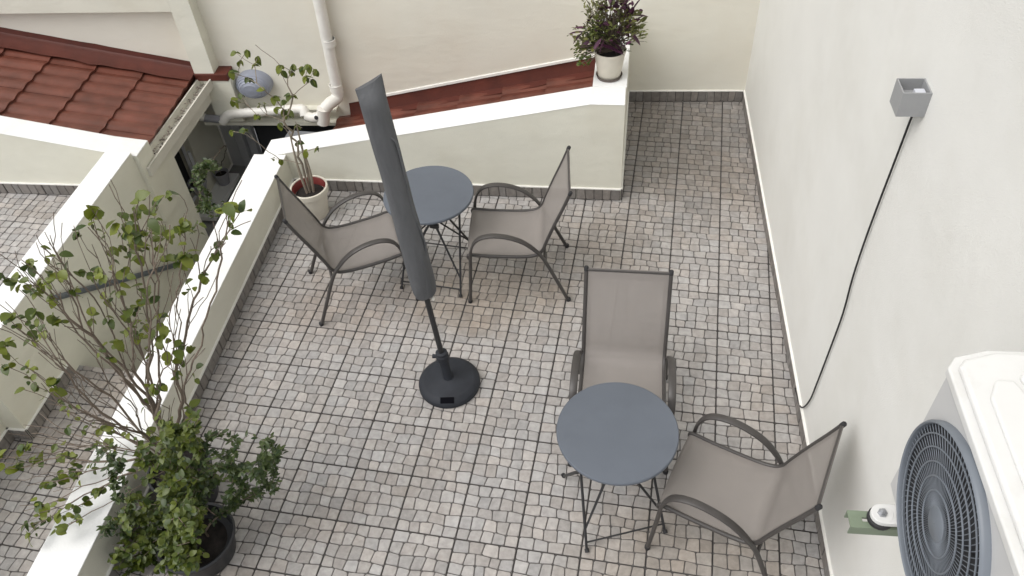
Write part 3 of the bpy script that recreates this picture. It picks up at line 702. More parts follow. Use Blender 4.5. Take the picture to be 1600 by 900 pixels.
mb = MB(); mb.tube([onbw(372, 131, .02), onbw(337, 131, .02)], .007, 6); part('conduit', mb, 'pvc_white', bl, world=True)
mb = MB(); pp = [uplane(px, py, NW(0, .03), v3(NN)) for px, py in ((308, 404), (240, 424), (170, 443), (84, 466))]
mb.tube(pp, .022, 10); single('drain_pipe', mb, 'pipe_dark', smooth=True, label='dark grey pipe slanting along the outer face of the parapet', cat='pipe')

#__OBJECTS__
# ------------------------------------------------------------------ sling chairs
CW, CF, CA_ = .228, .262, .258
seatprof = smooth_path([(.262, .372), (.274, .398), (.250, .413), (.14, .398), (-.04, .386), (-.155, .392), (-.213, .430), (-.248, .52), (-.300, .655), (-.360, .80), (-.403, .913)], 5)
seatprof = [(p[0], p[1]) for p in [(Vector((a[0], a[1], 0))) for a in seatprof]] if False else [(v[0], v[1]) for v in seatprof]
def sling_mesh(x0, x1, prof, nx=6, sag=0.0, lift=0.0, th=0.0016):
    mb = MB(); vs = []; n = len(prof)
    nrm = []
    for i in range(n):
        a = prof[max(i-1, 0)]; b = prof[min(i+1, n-1)]; d = Vector((b[0]-a[0], b[1]-a[1])).normalized(); nrm.append(Vector((d.y, -d.x)))
    for side in (0, 1):
        for i in range(n):
            for k in range(nx+1):
                x = x0+(x1-x0)*k/nx; u = x/CW
                s = sag*(1-u*u)*math.sin(math.pi*i/(n-1))**0.5
                off = s-lift+(th if side else 0)
                vs.append((x, prof[i][0]+nrm[i].x*off, prof[i][1]+nrm[i].y*off))
    fs = []; m = nx+1; o = n*m
    for i in range(n-1):
        for k in range(nx):
            a = i*m+k; fs.append((a, a+1, a+m+1, a+m)); fs.append((o+a, o+a+m, o+a+m+1, o+a+1))
    mb.add(vs, fs); return mb
def build_chair():
    t = empty('sling_chair', (0, 0, 0))
    P2 = seatprof
    # nrm points below/behind: sag along +nrm
    part('sling', sling_mesh(-CW+.004, CW-.004, P2, 8, .012), 'sling', t, smooth=True)
    n = len(P2)
    for s in (-1, 1):
        part('side_hem', sling_mesh(*sorted((s*(CW-.004), s*(CW-.032))), P2, 2, .012, .0022, .0006), 'hem', t, smooth=True)
    part('top_hem', sling_mesh(-CW+.033, CW-.033, P2[-4:], 8, .0, .0022, .0006), 'hem', t, smooth=True)
    part('front_hem', sling_mesh(-CW+.033, CW-.033, P2[:8], 8, .004, .0022, .0006), 'hem', t, smooth=True)
    for s in (-1, 1):
        rail = [(s*(CW+.004), y, z) for y, z in P2]
        mb = MB(); mb.tube(rail, .0115, 10); r_ = part('rail', mb, 'steel_brown', t, smooth=True)
        e = Vector(rail[-1]); d = (Vector(rail[-1])-Vector(rail[-3])).normalized()
        mb = MB(); mb.tube([e-d*.018, e+d*.004, e+d*.010], [.0128, .0128, .009], 10); part('end_cap', mb, 'rubber', r_, smooth=True)
        path = smooth_path([(CF+.008, .291, .0), (CF+.004, .277, .15), (CF, .262, .32), (CF-.002, .247, .47), (CF-.002, .205, .562), (CF-.002, .125, .598), (CF-.002, .02, .590), (CF-.003, -.085, .545), (CF-.006, -.165, .470), (CF-.012, -.225, .375), (CF-.004, -.305, .19), (CF+.008, -.385, .0)], 6)
        path = [(s*p[0], p[1], p[2]) for p in path]
        m_ = len(path); rad = []
        for i in range(m_):
            z = path[i][2]; f = min(1, max(0, (z-.33)/.2)); rad.append(.0095)
        mb = MB()
        # flat oval section: wide across the chair on the arm
        vs = []; sides = 12
        P = [Vector(p) for p in path]
        for i in range(m_):
            tg = (P[min(i+1, m_-1)]-P[max(i-1, 0)]).normalized(); a = Vector((1, 0, 0)); a = (a-tg*a.dot(tg)).normalized(); b = tg.cross(a)
            f = min(1, max(0, (P[i].z-.36)/.17)); f = f*f*(3-2*f); wa = .0125+.0085*f; wb = .0115-.003*f
            for k in range(sides):
                th = 2*math.pi*k/sides; ct, st = math.cos(th), math.sin(th)
                ct = math.copysign(abs(ct)**.75, ct); st = math.copysign(abs(st)**.75, st)
                vs.append(P[i]+a*(ct*wa)+b*(st*wb))
        fs = [(i*sides+k, i*sides+(k+1) % sides, (i+1)*sides+(k+1) % sides, (i+1)*sides+k) for i in range(m_-1) for k in range(sides)]+[tuple(range(sides))[::-1], tuple(range((m_-1)*sides, m_*sides))]
        mb.add(vs, fs); ar = part('arm_and_legs', mb, 'steel_brown', t, smooth=True)
        for q in (0, -1):
            p = P[q]; mb = MB(); mb.lathe([(.0145, .0), (.0155, .003), (.0155, .022), (.013, .024)], (p.x, p.y, 0), 12); part('foot', mb, 'rubber', ar, smooth=True)
        mb = MB(); mb.lathe([(.0075, -.006), (.0075, .006)], sides=10, mx=Matrix.Translation((s*(CW+.018), -.213, .400)) @ Matrix.Rotation(R(90), 4, 'Y')); part('bolt', mb, 'zinc', ar)
    mb = MB(); mb.tube([(-CF, .262, .352), (CF, .262, .352)], .0095, 8); part('cross_bar', mb, 'steel_brown', t, smooth=True)
    mb = MB(); mb.tube([(-CF+.01, -.231, .362), (CF-.01, -.231, .362)], .0095, 8); part('cross_bar', mb, 'steel_brown', t, smooth=True)
    mb = MB(); mb.tube([(-CW, -.398, .904), (CW, -.398, .904)], .008, 8); part('top_bar', mb, 'steel_brown', t, smooth=True)
    return t
def copy_tree(o, parent=None):
    c = o.copy(); COL.objects.link(c); c.parent = parent
    if parent is not None: c.matrix_parent_inverse = o.matrix_parent_inverse.copy()
    for ch in [x for x in bpy.data.objects if x.parent == o]: copy_tree(ch, c)
    return c
ch0 = build_chair()
CH = [((-1.425, -1.697), 99.2, 'taupe sling chair with its back to the corner of the return wall'),
      ((-2.424, -1.937), -61.5, 'taupe sling chair beside the cream ficus pot'),
      ((-.558, -2.883), 183.4, 'taupe sling chair tucked behind the round table, seen from its front'),
      ((.019, -3.457), 73.0, 'taupe sling chair with its back against the white house wall')]
for i, (p, a, lb) in enumerate(CH):
    c = ch0 if i == 0 else copy_tree(ch0)
    c.location = (p[0], p[1], 0); c.rotation_euler = (0, 0, R(a)); tag(c, lb, 'chair', 'taupe sling chairs round the bistro tables')

# ------------------------------------------------------------------ bistro tables
def build_table():
    t = empty('bistro_table', (0, 0, 0)); TZ = .71
    mb = MB(); mb.lathe([(.285, TZ-.016), (.292, TZ-.022), (.298, TZ-.020), (.300, TZ-.012), (.2985, TZ-.004), (.294, TZ), (.001, TZ)], sides=72, caps=False); part('table_top', mb, 'table_blue', t, smooth=True)
    mb = MB(); mb.lathe([(.001, TZ-.012), (.284, TZ-.014)], sides=48, caps=False); part('underside', mb, 'steel_dark', t)
    for sx in (-1, 1):
        a0 = Vector((sx*.217, -.23, .012)); a1 = Vector((sx*.165, .15, TZ-.02))
        mb = MB(); mb.tube([a0, a1], .0075, 8); l = part('leg', mb, 'steel_dark', t, smooth=True)
        mb = MB(); mb.tube([a0+Vector((0, -.012, -.004)), a0+Vector((0, .004, .006))], .012, 10); part('foot', mb, 'rubber', l, smooth=True)
        b0 = Vector((sx*.217, .23, .012)); b1 = Vector((sx*.150, -.15, TZ-.02))
        mb = MB(); mb.tube([b0, b1], .0075, 8); l = part('leg', mb, 'steel_dark', t, smooth=True)
        mb = MB(); mb.tube([b0+Vector((0, .012, -.004)), b0+Vector((0, -.004, .006))], .012, 10); part('foot', mb, 'rubber', l, smooth=True)
        br = a0.lerp(a1, .16)
        mb = MB(); mb.tube([Vector((sx*.02, -.02, .455)), Vector((sx*.02, -.02, .455)).lerp(br, .3), br], [.0095, .0075, .006], 8); part('brace', mb, 'steel_dark', t, smooth=True)
        br = b0.lerp(b1, .30)
        mb = MB(); mb.tube([Vector((sx*.02, .02, .455)), br], .006, 8); part('brace', mb, 'steel_dark', t, smooth=True)
    mb = MB(); mb.tube([Vector((-.212, -.207, .05)), Vector((.212, -.207, .05))], .005, 8); part('cross_bar', mb, 'steel_dark', t, smooth=True)
    mb = MB(); mb.tube([Vector((-.212, .207, .05)), Vector((.212, .207, .05))], .005, 8); part('cross_bar', mb, 'steel_dark', t, smooth=True)
    mb = MB(); mb.lathe([(.022, .43), (.026, .435), (.026, .47), (.020, .478)], sides=14); hb = part('hub', mb, 'steel_dark', t, smooth=True)
    mb = MB(); mb.tube([(0, 0, .47), (0, 0, TZ-.02)], .010, 8); part('stem', mb, 'steel_dark', hb)
    mb = MB(); mb.box(-.012, .05, -.045, -.022, .438, .468); mb.box(.03, .07, -.01, .012, .49, .512); bevel(part('clamp', mb, 'steel_dark', hb), .003)
    return t
tb = build_table(); tb.location = (-.545, -3.40, 0); tb.rotation_euler = (0, 0, R(23.6))
tag(tb, 'round blue-grey bistro table between two chairs near the white wall', 'table', 'round bistro tables')
tb2 = copy_tree(tb); tb2.location = (-1.952, -1.728, 0); tb2.rotation_euler = (0, 0, R(-3))
tag(tb2, 'round blue-grey bistro table by the sloping parapet, partly behind the parasol', 'table', 'round bistro tables')

# ------------------------------------------------------------------ closed parasol and its base
UB = Vector((-1.641, -2.723, 0)); UT = Vector((-1.803, -2.652, 2.12)); ud = (UT-UB).normalized()
ub = empty('parasol_stand', UB, label='round black parasol stand with upright tube and collar', cat='parasol stand')
mb = MB(); mb.lathe([(.188, .0), (.193, .006), (.193, .030), (.186, .042), (.160, .060), (.152, .063), (.06, .066), (.045, .072), (.035, .074)], sides=64); part('disc', mb, 'base_plastic', ub, smooth=True)
cx_ = Vector((.030, -.163)); mb = MB()
an = math.atan2(cx_.y, cx_.x)+math.pi/2; rt = Matrix.Translation((cx_.x*1.02, cx_.y*1.02, .0555)) @ Matrix.Rotation(an, 4, 'Z') @ Matrix.Rotation(R(34), 4, 'X')
mb.box(-.042, .042, -.018, .020, -.006, .0022, rt); part('tag', mb, 'tag_black', ub)
def UP(s): return ud*s
mb = MB(); mb.tube([Vector((0, 0, .06)), UP(.10), UP(.265)], [.034, .030, .030], 20); part('tube', mb, 'base_plastic', ub, smooth=True)
mb = MB(); mb.tube([UP(.235), UP(.24), UP(.275), UP(.28), UP(.300), UP(.303)], [.034, .040, .040, .036, .036, .031], 20); cl = part('collar', mb, 'base_plastic', ub, smooth=True)
mb = MB(); kx = ud.cross(Vector((0, 1, 0))).normalized(); mb.tube([UP(.258)+kx*.03, UP(.258)+kx*.062], [.012, .014], 12); part('knob', mb, 'base_plastic', cl, smooth=True)
um = empty('parasol', UB+UP(.22), label='closed parasol in a dark grey fabric cover leaning slightly left', cat='parasol')
mb = MB(); mb.tube([UB+UP(.20), UB+UP(2.0)], .0165, 14); part('pole', mb, 'steel_dark', um, world=True, smooth=True)
# cover: lumpy sleeve, pinched flat at the top
mb = MB(); sides = 28; ns = 44; vs = []; L0, L1 = .80, 2.125
ax = Vector((1, 0, 0)); ax = (ax-ud*ax.dot(ud)).normalized(); ay = ud.cross(ax)
ax2 = (CM @ Vector((1, .10, 0))); ax2 = (ax2-ud*ax2.dot(ud)).normalized(); ay2 = ud.cross(ax2)
for i in range(ns+1):
    t = i/ns; s = L0+(L1-L0)*t
    r0 = .069-.007*t+.0025*math.sin(t*9)
    if t < .03: r0 *= .90+.10*(t/.03)
    pin = max(0, (t-.93)/.07); pin = pin*pin*(3-2*pin)
    ra_, rb_ = r0*(1+.10*pin), r0*(1-.72*pin)
    for k in range(sides):
        th = 2*math.pi*k/sides
        fold = 1+.04*math.sin(3*th+1.2+t*2)*(1-pin)+.02*math.sin(7*th+t*5)*(1-pin)*(1-t)**2+.02*noise.noise(Vector((math.cos(th)*1.6, math.sin(th)*1.6, t*7)))*2
        tip = Vector((0, 0, 0))
        if t > .9: tip = ud*((.030*math.cos(th)+.004*math.cos(2*th))*pin)
        vs.append(UB+ud*s+ax2*(math.cos(th)*ra_*fold)+ay2*(math.sin(th)*rb_*fold)+tip)
fs = [(i*sides+k, i*sides+(k+1) % sides, (i+1)*sides+(k+1) % sides, (i+1)*sides+k) for i in range(ns) for k in range(sides)]+[tuple(range(ns*sides, (ns+1)*sides)), tuple(range(sides))[::-1]]
mb.add(vs, fs); cv = part('fabric_cover', mb, 'cover_grey', um, world=True, smooth=True)
def ucov(px, py, off=0.0):   # point on the camera-facing plane through the pole
    return uplane(px, py, UB+ud*1.4, FH)+FH*off
mb = MB(); mb.tube(smooth_path([ucov(611, 211, -.02), ucov(620, 220, -.02), ucov(627, 245, -.02), ucov(636, 285, -.02), ucov(648, 330, -.03), ucov(664, 374, -.03), ucov(667, 412, -.04)], 5), .006, 8); part('zip_edge', mb, 'cover_grey', cv, world=True, smooth=True)
mb = MB(); mb.tube(smooth_path([ucov(671, 432, -.05), ucov(675, 443, -.05), ucov(677, 453, -.05)], 4), .0035, 6); tcord = part('pull_cord', mb, 'tassel', cv, world=True)
mb = MB(); c = ucov(677, 457, -.05); mb.lathe([(.002, .014), (.008, .008), (.010, 0), (.007, -.01), (.002, -.014)], c, 10)
mb.cur = None
o = part('cord_toggle', mb, 'tassel', cv, world=True, smooth=True)

# ------------------------------------------------------------------ cube wall lamp and its cable
l0 = uplane(1446, 123, RW(0), v3(RN)); l1 = uplane(1458, 145, RW(0), v3(RN)); l2 = uplane(1445, 181, RW(0), v3(RN))
ls = [(Vector(xy(v))-RA).dot(RT) for v in (l0, l1)]
smid = (ls[0]+ls[1])/2; hwid = .052; zt = (l0.z+l1.z)/2; LZ0, LZ1 = zt-.102, zt
lp = empty('wall_lamp', RW(smid, 0, LZ0), label='small grey cube up-down lamp fixed to the white wall', cat='lamp')
mb = MB(); th = .005
def lampbox(s0, s1, d0, d1, z0, z1): mb.prism([xy(RW(smid+s0, d0)), xy(RW(smid+s1, d0)), xy(RW(smid+s1, d1)), xy(RW(smid+s0, d1))], z0, z1)
lampbox(-hwid, -hwid+th, .0, .104, LZ0, LZ1); lampbox(hwid-th, hwid, .0, .104, LZ0, LZ1)
lampbox(-hwid+th+.0002, hwid-th-.0002, .099, .104, LZ0, LZ1); lampbox(-hwid+th+.0002, hwid-th-.0002, .0, .006, LZ0, LZ1)
part('shell', mb, 'lamp_grey', lp, world=True)
mb = MB(); lampbox(-hwid+th+.001, hwid-th-.001, .007, .098, LZ0+.03, LZ0+.055); part('inner_plate', mb, 'lamp_grey', lp, world=True)
mb = MB(); lampbox(-.004, .040, .012, .050, LZ0+.056, LZ0+.088); bevel(part('light_block', mb, 'lamp_core', lp, world=True), .002)
cpts = [RW(smid, .012, LZ0+.02)]
for q in ((1425, 182), (1411, 218), (1395, 260), (1372, 320), (1350, 380), (1332, 435), (1317, 490), (1297, 545), (1276, 600), (1266, 624), (1256, 636), (1250, 634), (1247, 622)):
    p = uplane(q[0], q[1], RW(0, .012), v3(RN)); cpts.append(p)
cpts.append(RW((Vector(xy(cpts[-1]))-RA).dot(RT)-.08, .016, .088))
mb = MB(); mb.tube(smooth_path(cpts, 5), .0047, 8); single('lamp_cable', mb, 'cable', smooth=True, label='black cable hanging down the white wall from the cube lamp', cat='cable')

# ------------------------------------------------------------------ air conditioner on its bracket
A0, A1 = 5.10, 5.92; D0, D1 = .075, .375; AZ0, AZ1 = 2.02, 2.535
ac = empty('air_conditioner', RW((A0+A1)/2, (D0+D1)/2, AZ0), label='white outdoor air conditioner unit with round blue-grey fan grille', cat='air conditioner')
def apr(mb, s0, s1, d0, d1, z0, z1): mb.prism([xy(RW(s0, d0)), xy(RW(s1, d0)), xy(RW(s1, d1)), xy(RW(s0, d1))], z0, z1)
CHF = .055
def acp(mb, g, z0, z1):
    mb.prism([xy(RW(s, d)) for s, d in ((A0-CHF-g, D0-g), (A1+g, D0-g), (A1+g, D1+g), (A0-g*.4, D1+g), (A0-.03-g, D1-.022+g*.6), (A0-CHF-g, D1-.10+g*.4))], z0, z1)
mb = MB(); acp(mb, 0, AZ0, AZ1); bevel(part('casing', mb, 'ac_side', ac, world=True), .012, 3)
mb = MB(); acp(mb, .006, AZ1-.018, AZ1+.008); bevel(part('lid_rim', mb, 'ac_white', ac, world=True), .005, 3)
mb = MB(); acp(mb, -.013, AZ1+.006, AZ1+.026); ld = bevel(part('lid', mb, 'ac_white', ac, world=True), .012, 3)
def rrect(s0, s1, d0, d1, ch):
    return [(s0+ch, d0), (s1-ch, d0), (s1, d0+ch), (s1, d1-ch), (s1-ch, d1), (s0+ch, d1), (s0, d1-ch), (s0, d0+ch)]
for pts in ([(A0+.05, D1-.075), (A0+.10, D1-.050), (A1-.08, D1-.050), (A1-.05, D1-.075), (A1-.05, D0+.15), (A0+.15, D0+.15), (A0+.05, D1-.115)],
            [(A0+.03, D1-.135), (A0+.03, D0+.05), (A0+.06, D0+.03), (A1-.05, D0+.03), (A1-.05, D0+.125), (A0+.15, D0+.125), (A0+.045, D1-.13)]):
    mb = MB(); mb.prism([xy(RW(s, d)) for s, d in pts], AZ1+.0235, AZ1+.036); bevel(part('embossed_panel', mb, 'ac_white', ld, world=True), .009, 3)
FC = (5.352, 2.272); FR = .243; FD = D1
def FP(r, th, d): return RW(FC[0]+r*math.cos(th), FD+d, FC[1]+r*math.sin(th))
def ringmesh(prof, n=96):
    mb = MB(); k = len(prof); vs = [FP(r, 2*math.pi*i/n, d) for i in range(n) for r, d in prof]
    mb.add(vs, [(i*k+j, ((i+1) % n)*k+j, ((i+1) % n)*k+j+1, i*k+j+1) for i in range(n) for j in range(k-1)]); return mb
mb = ringmesh([(FR, -.003), (FR+.001, .014), (FR-.002, .020), (FR-.005, .022), (FR-.008, .019), (FR-.009, .008), (FR-.009, -.002)]); part('fan_ring', mb, 'ac_grille', ac, world=True, smooth=True)
mb = ringmesh([(FR-.008, .0015), (.001, .0015)], 64); part('fan_well', mb, 'ac_dark', ac, world=True)
mb = MB()
for b in range(3):
    for i in range(8):
        t0_ = 2*math.pi*b/3+i*.11; t1_ = t0_+.11
        d_ = .002+.0004*i
        mb.add([FP(.06, t0_, d_), FP(.20, t0_-.2, d_), FP(.20, t1_-.2, d_+.0004), FP(.06, t1_, d_+.0004)], [(0, 1, 2, 3), (3, 2, 1, 0)])
part('fan_blades', mb, 'ac_dark', ac, world=True)
gr = MB(); nf = 84
for i in range(nf):
    th = 2*math.pi*i/nf; path = []
    for j in range(7):
        f = j/6; r_ = .040+(FR-.008-.040)*f
        path.append(FP(r_, th+.34*(f**1.2), .0145-.004*f**3))
    gr.tube(path, [.0007+.0006*j/6 for j in range(7)], 4, caps=False)
part('grille_fins', gr, 'ac_grille', ac, world=True, kind='stuff')
for r_ in (.078, .112, .146, .180, .212):
    mb = MB(); n = 72; pth = [FP(r_, 2*math.pi*i/n, .0155) for i in range(n+1)]; mb.tube(pth, .0022, 6, caps=False); part('grille_ring', mb, 'ac_grille', ac, world=True, smooth=True)
mb = ringmesh([(.043, .008), (.043, .015), (.039, .018), (.001, .019)], 40); part('grille_hub', mb, 'ac_grille', ac, world=True, smooth=True)
for s in (A0+.085, A1-.10):
    mb = MB(); apr(mb, s-.03, s+.03, D1-.02, D1+.035, AZ0-.020, AZ0-.004); mb.lathe([(.0299, -.0194), (.0299, -.0034)], RW(s, D1+.035, AZ0), 20); ft = bevel(part('foot', mb, 'ac_white', ac, world=True), .002)
    mb = MB(); mb.lathe([(.013, -.0038), (.013, .002), (.008, .003), (.008, .012), (.003, .013)], RW(s, D1+.036, AZ0), 6); part('bolt', mb, 'zinc', ft, world=True)
    mb = MB(); mb.lathe([(.030, -.040), (.034, -.036), (.034, -.024), (.030, -.0205)], RW(s, D1+.035, AZ0), 18); part('rubber_mount', mb, 'rubber', ft, world=True, smooth=True)
    br = empty('wall_bracket', RW(s, 0, AZ0-.30), label='pale green steel bracket with slot %s' % ('at the far end of the air conditioner' if s < 5.5 else 'at the near end of the air conditioner'), cat='bracket')
    zt_ = AZ0-.041
    mb = MB(); e = .49
    # channel arm with an open slot: two top strips, two flanges
    apr(mb, s-.026, s-.006, .0, e, zt_-.004, zt_); apr(mb, s+.006, s+.026, .0, e, zt_-.004, zt_); apr(mb, s-.0058, s+.0058, e-.035, e, zt_-.004, zt_); apr(mb, s-.0058, s+.0058, .0, D1-.02, zt_-.004, zt_)
    apr(mb, s-.026, s-.022, .0, e, zt_-.036, zt_-.0042); apr(mb, s+.022, s+.026, .0, e, zt_-.036, zt_-.0042)
    part('arm', mb, 'bracket_green', br, world=True)
    mb = MB(); apr(mb, s-.02, s+.02, .0, .004, zt_-.30, zt_-.037); part('wall_plate', mb, 'bracket_green', br, world=True)
# refrigerant hose? hidden behind the unit, left out

# ------------------------------------------------------------------ plants
def leaf_verts(L, Wd, fold=.25, droop=.25, tip=1.0):
    """a leaf along +x from the origin, 8 triangles"""
    st = [(0, 0), (.14, .66), (.40, 1.0), (.70, .80), (.88, .42), (1.0, 0)]
    vs = []; 
    for i, (t, w_) in enumerate(st):
        z = -droop*L*t*t
        hw = Wd/2*w_
        vs.append((t*L, 0, z))
        if 0 < i < 5: vs += [(t*L, hw, z+fold*hw), (t*L, -hw, z+fold*hw)]
    # indices: 0 base,1 c1,2 l1,3 r1,4 c2,5 l2,6 r2,7 c3,8 l3,9 r3,10 tip
    fs = [(0, 1, 2), (0, 3, 1), (1, 4, 5, 2), (1, 3, 6, 4), (4, 7, 8, 5), (4, 6, 9, 7), (7, 10, 11, 8), (7, 9, 12, 10), (10, 13, 11), (10, 12, 13)]
    return vs, fs
def leaf_frame(p, d, up=Vector((0, 0, 1)), roll=0.0):
    X = d.normalized(); Y = up.cross(X)
    if Y.length < .05: Y = Vector((0, 1, 0)).cross(X)
    Y.normalize(); Z = X.cross(Y)
    m = Matrix((X, Y, Z)).transposed().to_4x4() @ Matrix.Rotation(roll, 4, 'X'); m.translation = p; return m
def leaf_mesh(L, Wd, m, **kw):
    mb = MB(); mb.cur = (0.0, .5, .5); mb.add(*leaf_verts(L, Wd, **kw)); return mb.mesh('leaf', m, smooth=True)
def grow(root, tips, rng, step=.07, wander=.02, fd=.42):
    """connects tips to the root with a tree of short nodes; returns nodes, parent list"""
    nodes = [Vector(r) for r in root]; par = [-1]+[i-1 for i in range(1, len(root))]; dist = [0.0]
    for i in range(1, len(root)): dist.append(dist[-1]+(nodes[i]-nodes[i-1]).length)
    order = sorted(range(len(tips)), key=lambda i: (tips[i]-nodes[0]).length)
    ends = []
    for ti in order:
        tp = tips[ti]
        best = min(range(len(nodes)), key=lambda i: (nodes[i]-tp).length*1.0+dist[i]*fd+(.25 if nodes[i].z > tp.z+.05 else 0)+(1 if i == 0 else 0))
        a = nodes[best]; L = (tp-a).length; k = max(1, int(L/step)); prev = best
        perp = Vector((rng.uniform(-1, 1), rng.uniform(-1, 1), rng.uniform(-.2, 1)))*L*.10
        for s in range(1, k+1):
            t = s/k; p = a.lerp(tp, t)+perp*math.sin(math.pi*t)+Vector((rng.uniform(-1, 1), rng.uniform(-1, 1), rng.uniform(-1, 1)))*wander*(1 if s < k else 0)
            nodes.append(p); par.append(prev); dist.append(dist[prev]+(p-nodes[prev]).length); prev = len(nodes)-1
        ends.append((ti, prev))
    return nodes, par, ends
def branch_mesh(nodes, par, r_tip, power=2.2, rmax=.03):
    n = len(nodes); load = [0.0]*n; kids = [[] for _ in range(n)]
    for i in range(n):
        if par[i] >= 0: kids[par[i]].append(i)
    for i in range(n-1, -1, -1):
        if not kids[i]: load[i] = 1.0
        if par[i] >= 0: load[par[i]] += load[i]
    rad = [min(rmax, r_tip*max(1, load[i])**(1/power)) for i in range(n)]
    mb = MB(); done = set()
    for i in range(n):
        for c in kids[i]:
            main = max(kids[i], key=lambda q: load[q])
            if c == main and par[i] >= 0: continue     # continues an existing chain
            chain = [i, c]
            while kids[chain[-1]]: chain.append(max(kids[chain[-1]], key=lambda q: load[q]))
            rr_ = [rad[q] for q in chain]; rr_[0] = min(rr_[0], rr_[1]*1.15)
            mb.tube([nodes[q] for q in chain], rr_, 6 if max(rr_) > .006 else 4)
    return mb
def tree_point(px, py, base, off=0.0, zmin=0.0, xwall=None):
    q = Vector(base)+FH*off; p = uplane(px, py, q, FH); d = ray(px, py)
    def low(v): return zmin if xwall is None or v.x > xwall else .44
    for _ in range(60):
        if p.z >= low(p): break
        p = p-d*.03
    return p
def pot(name, c, prof_out, m, label, soil_r, soil_z, inner=None, saucer=None, rim=None):
    t = empty(name, c, label=label, cat='pot')
    mb = MB(); mb.lathe(prof_out, sides=40, caps=False); part('vessel', mb, m, t, smooth=True)
    mb = MB(); mb.lathe([(soil_r, soil_z), (soil_r*.6, soil_z+.008), (.001, soil_z+.01)], sides=24, caps=False); part('soil', mb, 'soil', t, smooth=True)
    if inner:
        mb = MB(); mb.lathe(inner[0], sides=40, caps=False); part('inner_pot', mb, inner[1], t, smooth=True)
    if saucer:
        mb = MB(); mb.lathe(saucer, sides=40, caps=False); part('saucer', mb, 'saucer', t, smooth=True)
    return t

# --- the large ficus by the low parapet
rng = random.Random(21)
TB = Vector((-2.90, -3.72, 0))
pot('plant_pot', TB, [(.001, .0), (.125, .0), (.13, .01), (.165, .26), (.172, .262), (.172, .295), (.160, .295), (.152, .24), (.001, .24)], 'pot_black', 'black pot hidden under the large ficus foliage', .150, .245)
BIGL = [(140,322,2),(153,328,1),(122,358,1),(142,350,1),(68,387,1),(82,400,1),(105,407,1),(97,397,1),(47,413,4),(25,437,4),(5,433,3),(75,433,2),(95,430,2),(42,447,2),(60,448,1),(130,423,2),(147,423,2),(157,433,1),(175,393,3),(193,388,2),(205,383,2),(218,385,2),(195,420,1),(192,440,2),(180,350,2),(195,355,3),(193,340,2),(220,363,1),(218,313,3),(213,330,4),(233,338,2),(257,305,4),(245,312,1),(237,360,1),(257,363,4),(250,378,2),(287,350,6),(277,357,3),(307,350,2),(287,398,5),(277,403,3),(296,396,2),(318,428,1),(292,442,1),(345,377,1),(362,352,2),(365,323,3),(377,328,1),(353,322,1),(55,487,3),(82,495,4),(13,497,5),(33,500,2),(62,517,2),(7,540,4),(50,530,2),(80,465,2),(143,490,1),(165,468,3),(210,480,5),(198,488,3),(220,450,2),(227,463,1),(223,477,2),(257,512,1),(250,525,1),(207,507,2),(198,517,2),(237,527,1),(220,527,2),(253,493,2),(293,537,2),(272,543,2),(180,537,4),(160,543,2),(12,573,6),(47,577,2),(58,604,2),(84,599,3),(86,614,2),(35,608,1),(97,634,2),(122,655,1),(113,667,2),(165,667,3),(156,673,1),(150,696,2),(169,696,2),(64,707,1),(82,704,2),(89,713,2),(54,725,3),(97,740,3),(115,729,3),(119,744,3),(87,752,2),(62,760,3),(72,791,4),(58,789,1),(23,731,2),(8,731,2),(31,700,4),(4,711,2),(39,818,2),(50,820,1),(41,838,3),(91,826,3),(105,822,2),(84,832,1),(132,785,2),(120,793,1),(148,775,3),(93,803,2),(262,566,2),(286,567,2),(309,573,1),(274,585,2),(251,602,1),(233,599,2),(297,637,4),(288,663,4),(227,630,2),(229,678,2),(262,700,4),(245,690,3),(280,690,3)]
tips = []; 
for px, py, n in BIGL:
    off = .22*noise.noise(Vector((px*.013, py*.013, 3)))+rng.uniform(-.10, .10)
    tips.append(tree_point(px, py, TB, off, .35, -3.02))
ext = []
for _ in range(190):   # bare twigs
    px, py, n = rng.choice(BIGL); ext.append(tree_point(px+rng.uniform(-45, 35), py+rng.uniform(-45, 30), TB, rng.uniform(-.25, .25), .4, -3.02))
root = [TB+Vector((0, 0, .24)), TB+Vector((-.01, .0, .34)), TB+Vector((-.03, .01, .45))]
# main stems fanned out as in the photograph
mains = [tree_point(x, y, TB, o) for x, y, o in ((215, 640, 0), (190, 560, .05), (150, 560, -.1), (110, 575, 0), (240, 600, -.05), (175, 620, .1), (205, 690, -.06), (235, 520, .05), (130, 640, -.15))]
for _ in range(110):   # the fan of stems between the pot and the crown
    px, py, n = rng.choice([b for b in BIGL if b[1] < 640]); f = rng.uniform(.45, .95); ext.append(tree_point(222+(px-222)*f+rng.uniform(-12, 12), 740+(py-740)*f, TB, rng.uniform(-.2, .2), .4, -3.02))
nodes, par, ends = grow(root, mains+tips+ext, rng, step=.06, wander=.006, fd=.92)
ends = {ti-len(mains): nd for ti, nd in ends}
tr = empty('ficus_tree', TB+Vector((0, 0, .24)), label='large half-bare ficus with round green leaves spreading over the low parapet', cat='tree')
part('branches', branch_mesh(nodes, par, .0019, 2.1, .019), 'bark', tr, world=True, smooth=True)
LM = [leaf_mesh(.060*s, .047*s, 'leaf_ficus', fold=f, droop=dr) for s, f, dr in ((.88, .2, .3), (.76, .35, .15), (1.0, .1, .45), (.6, .3, .25))]
inv = wmat(tr).inverted()
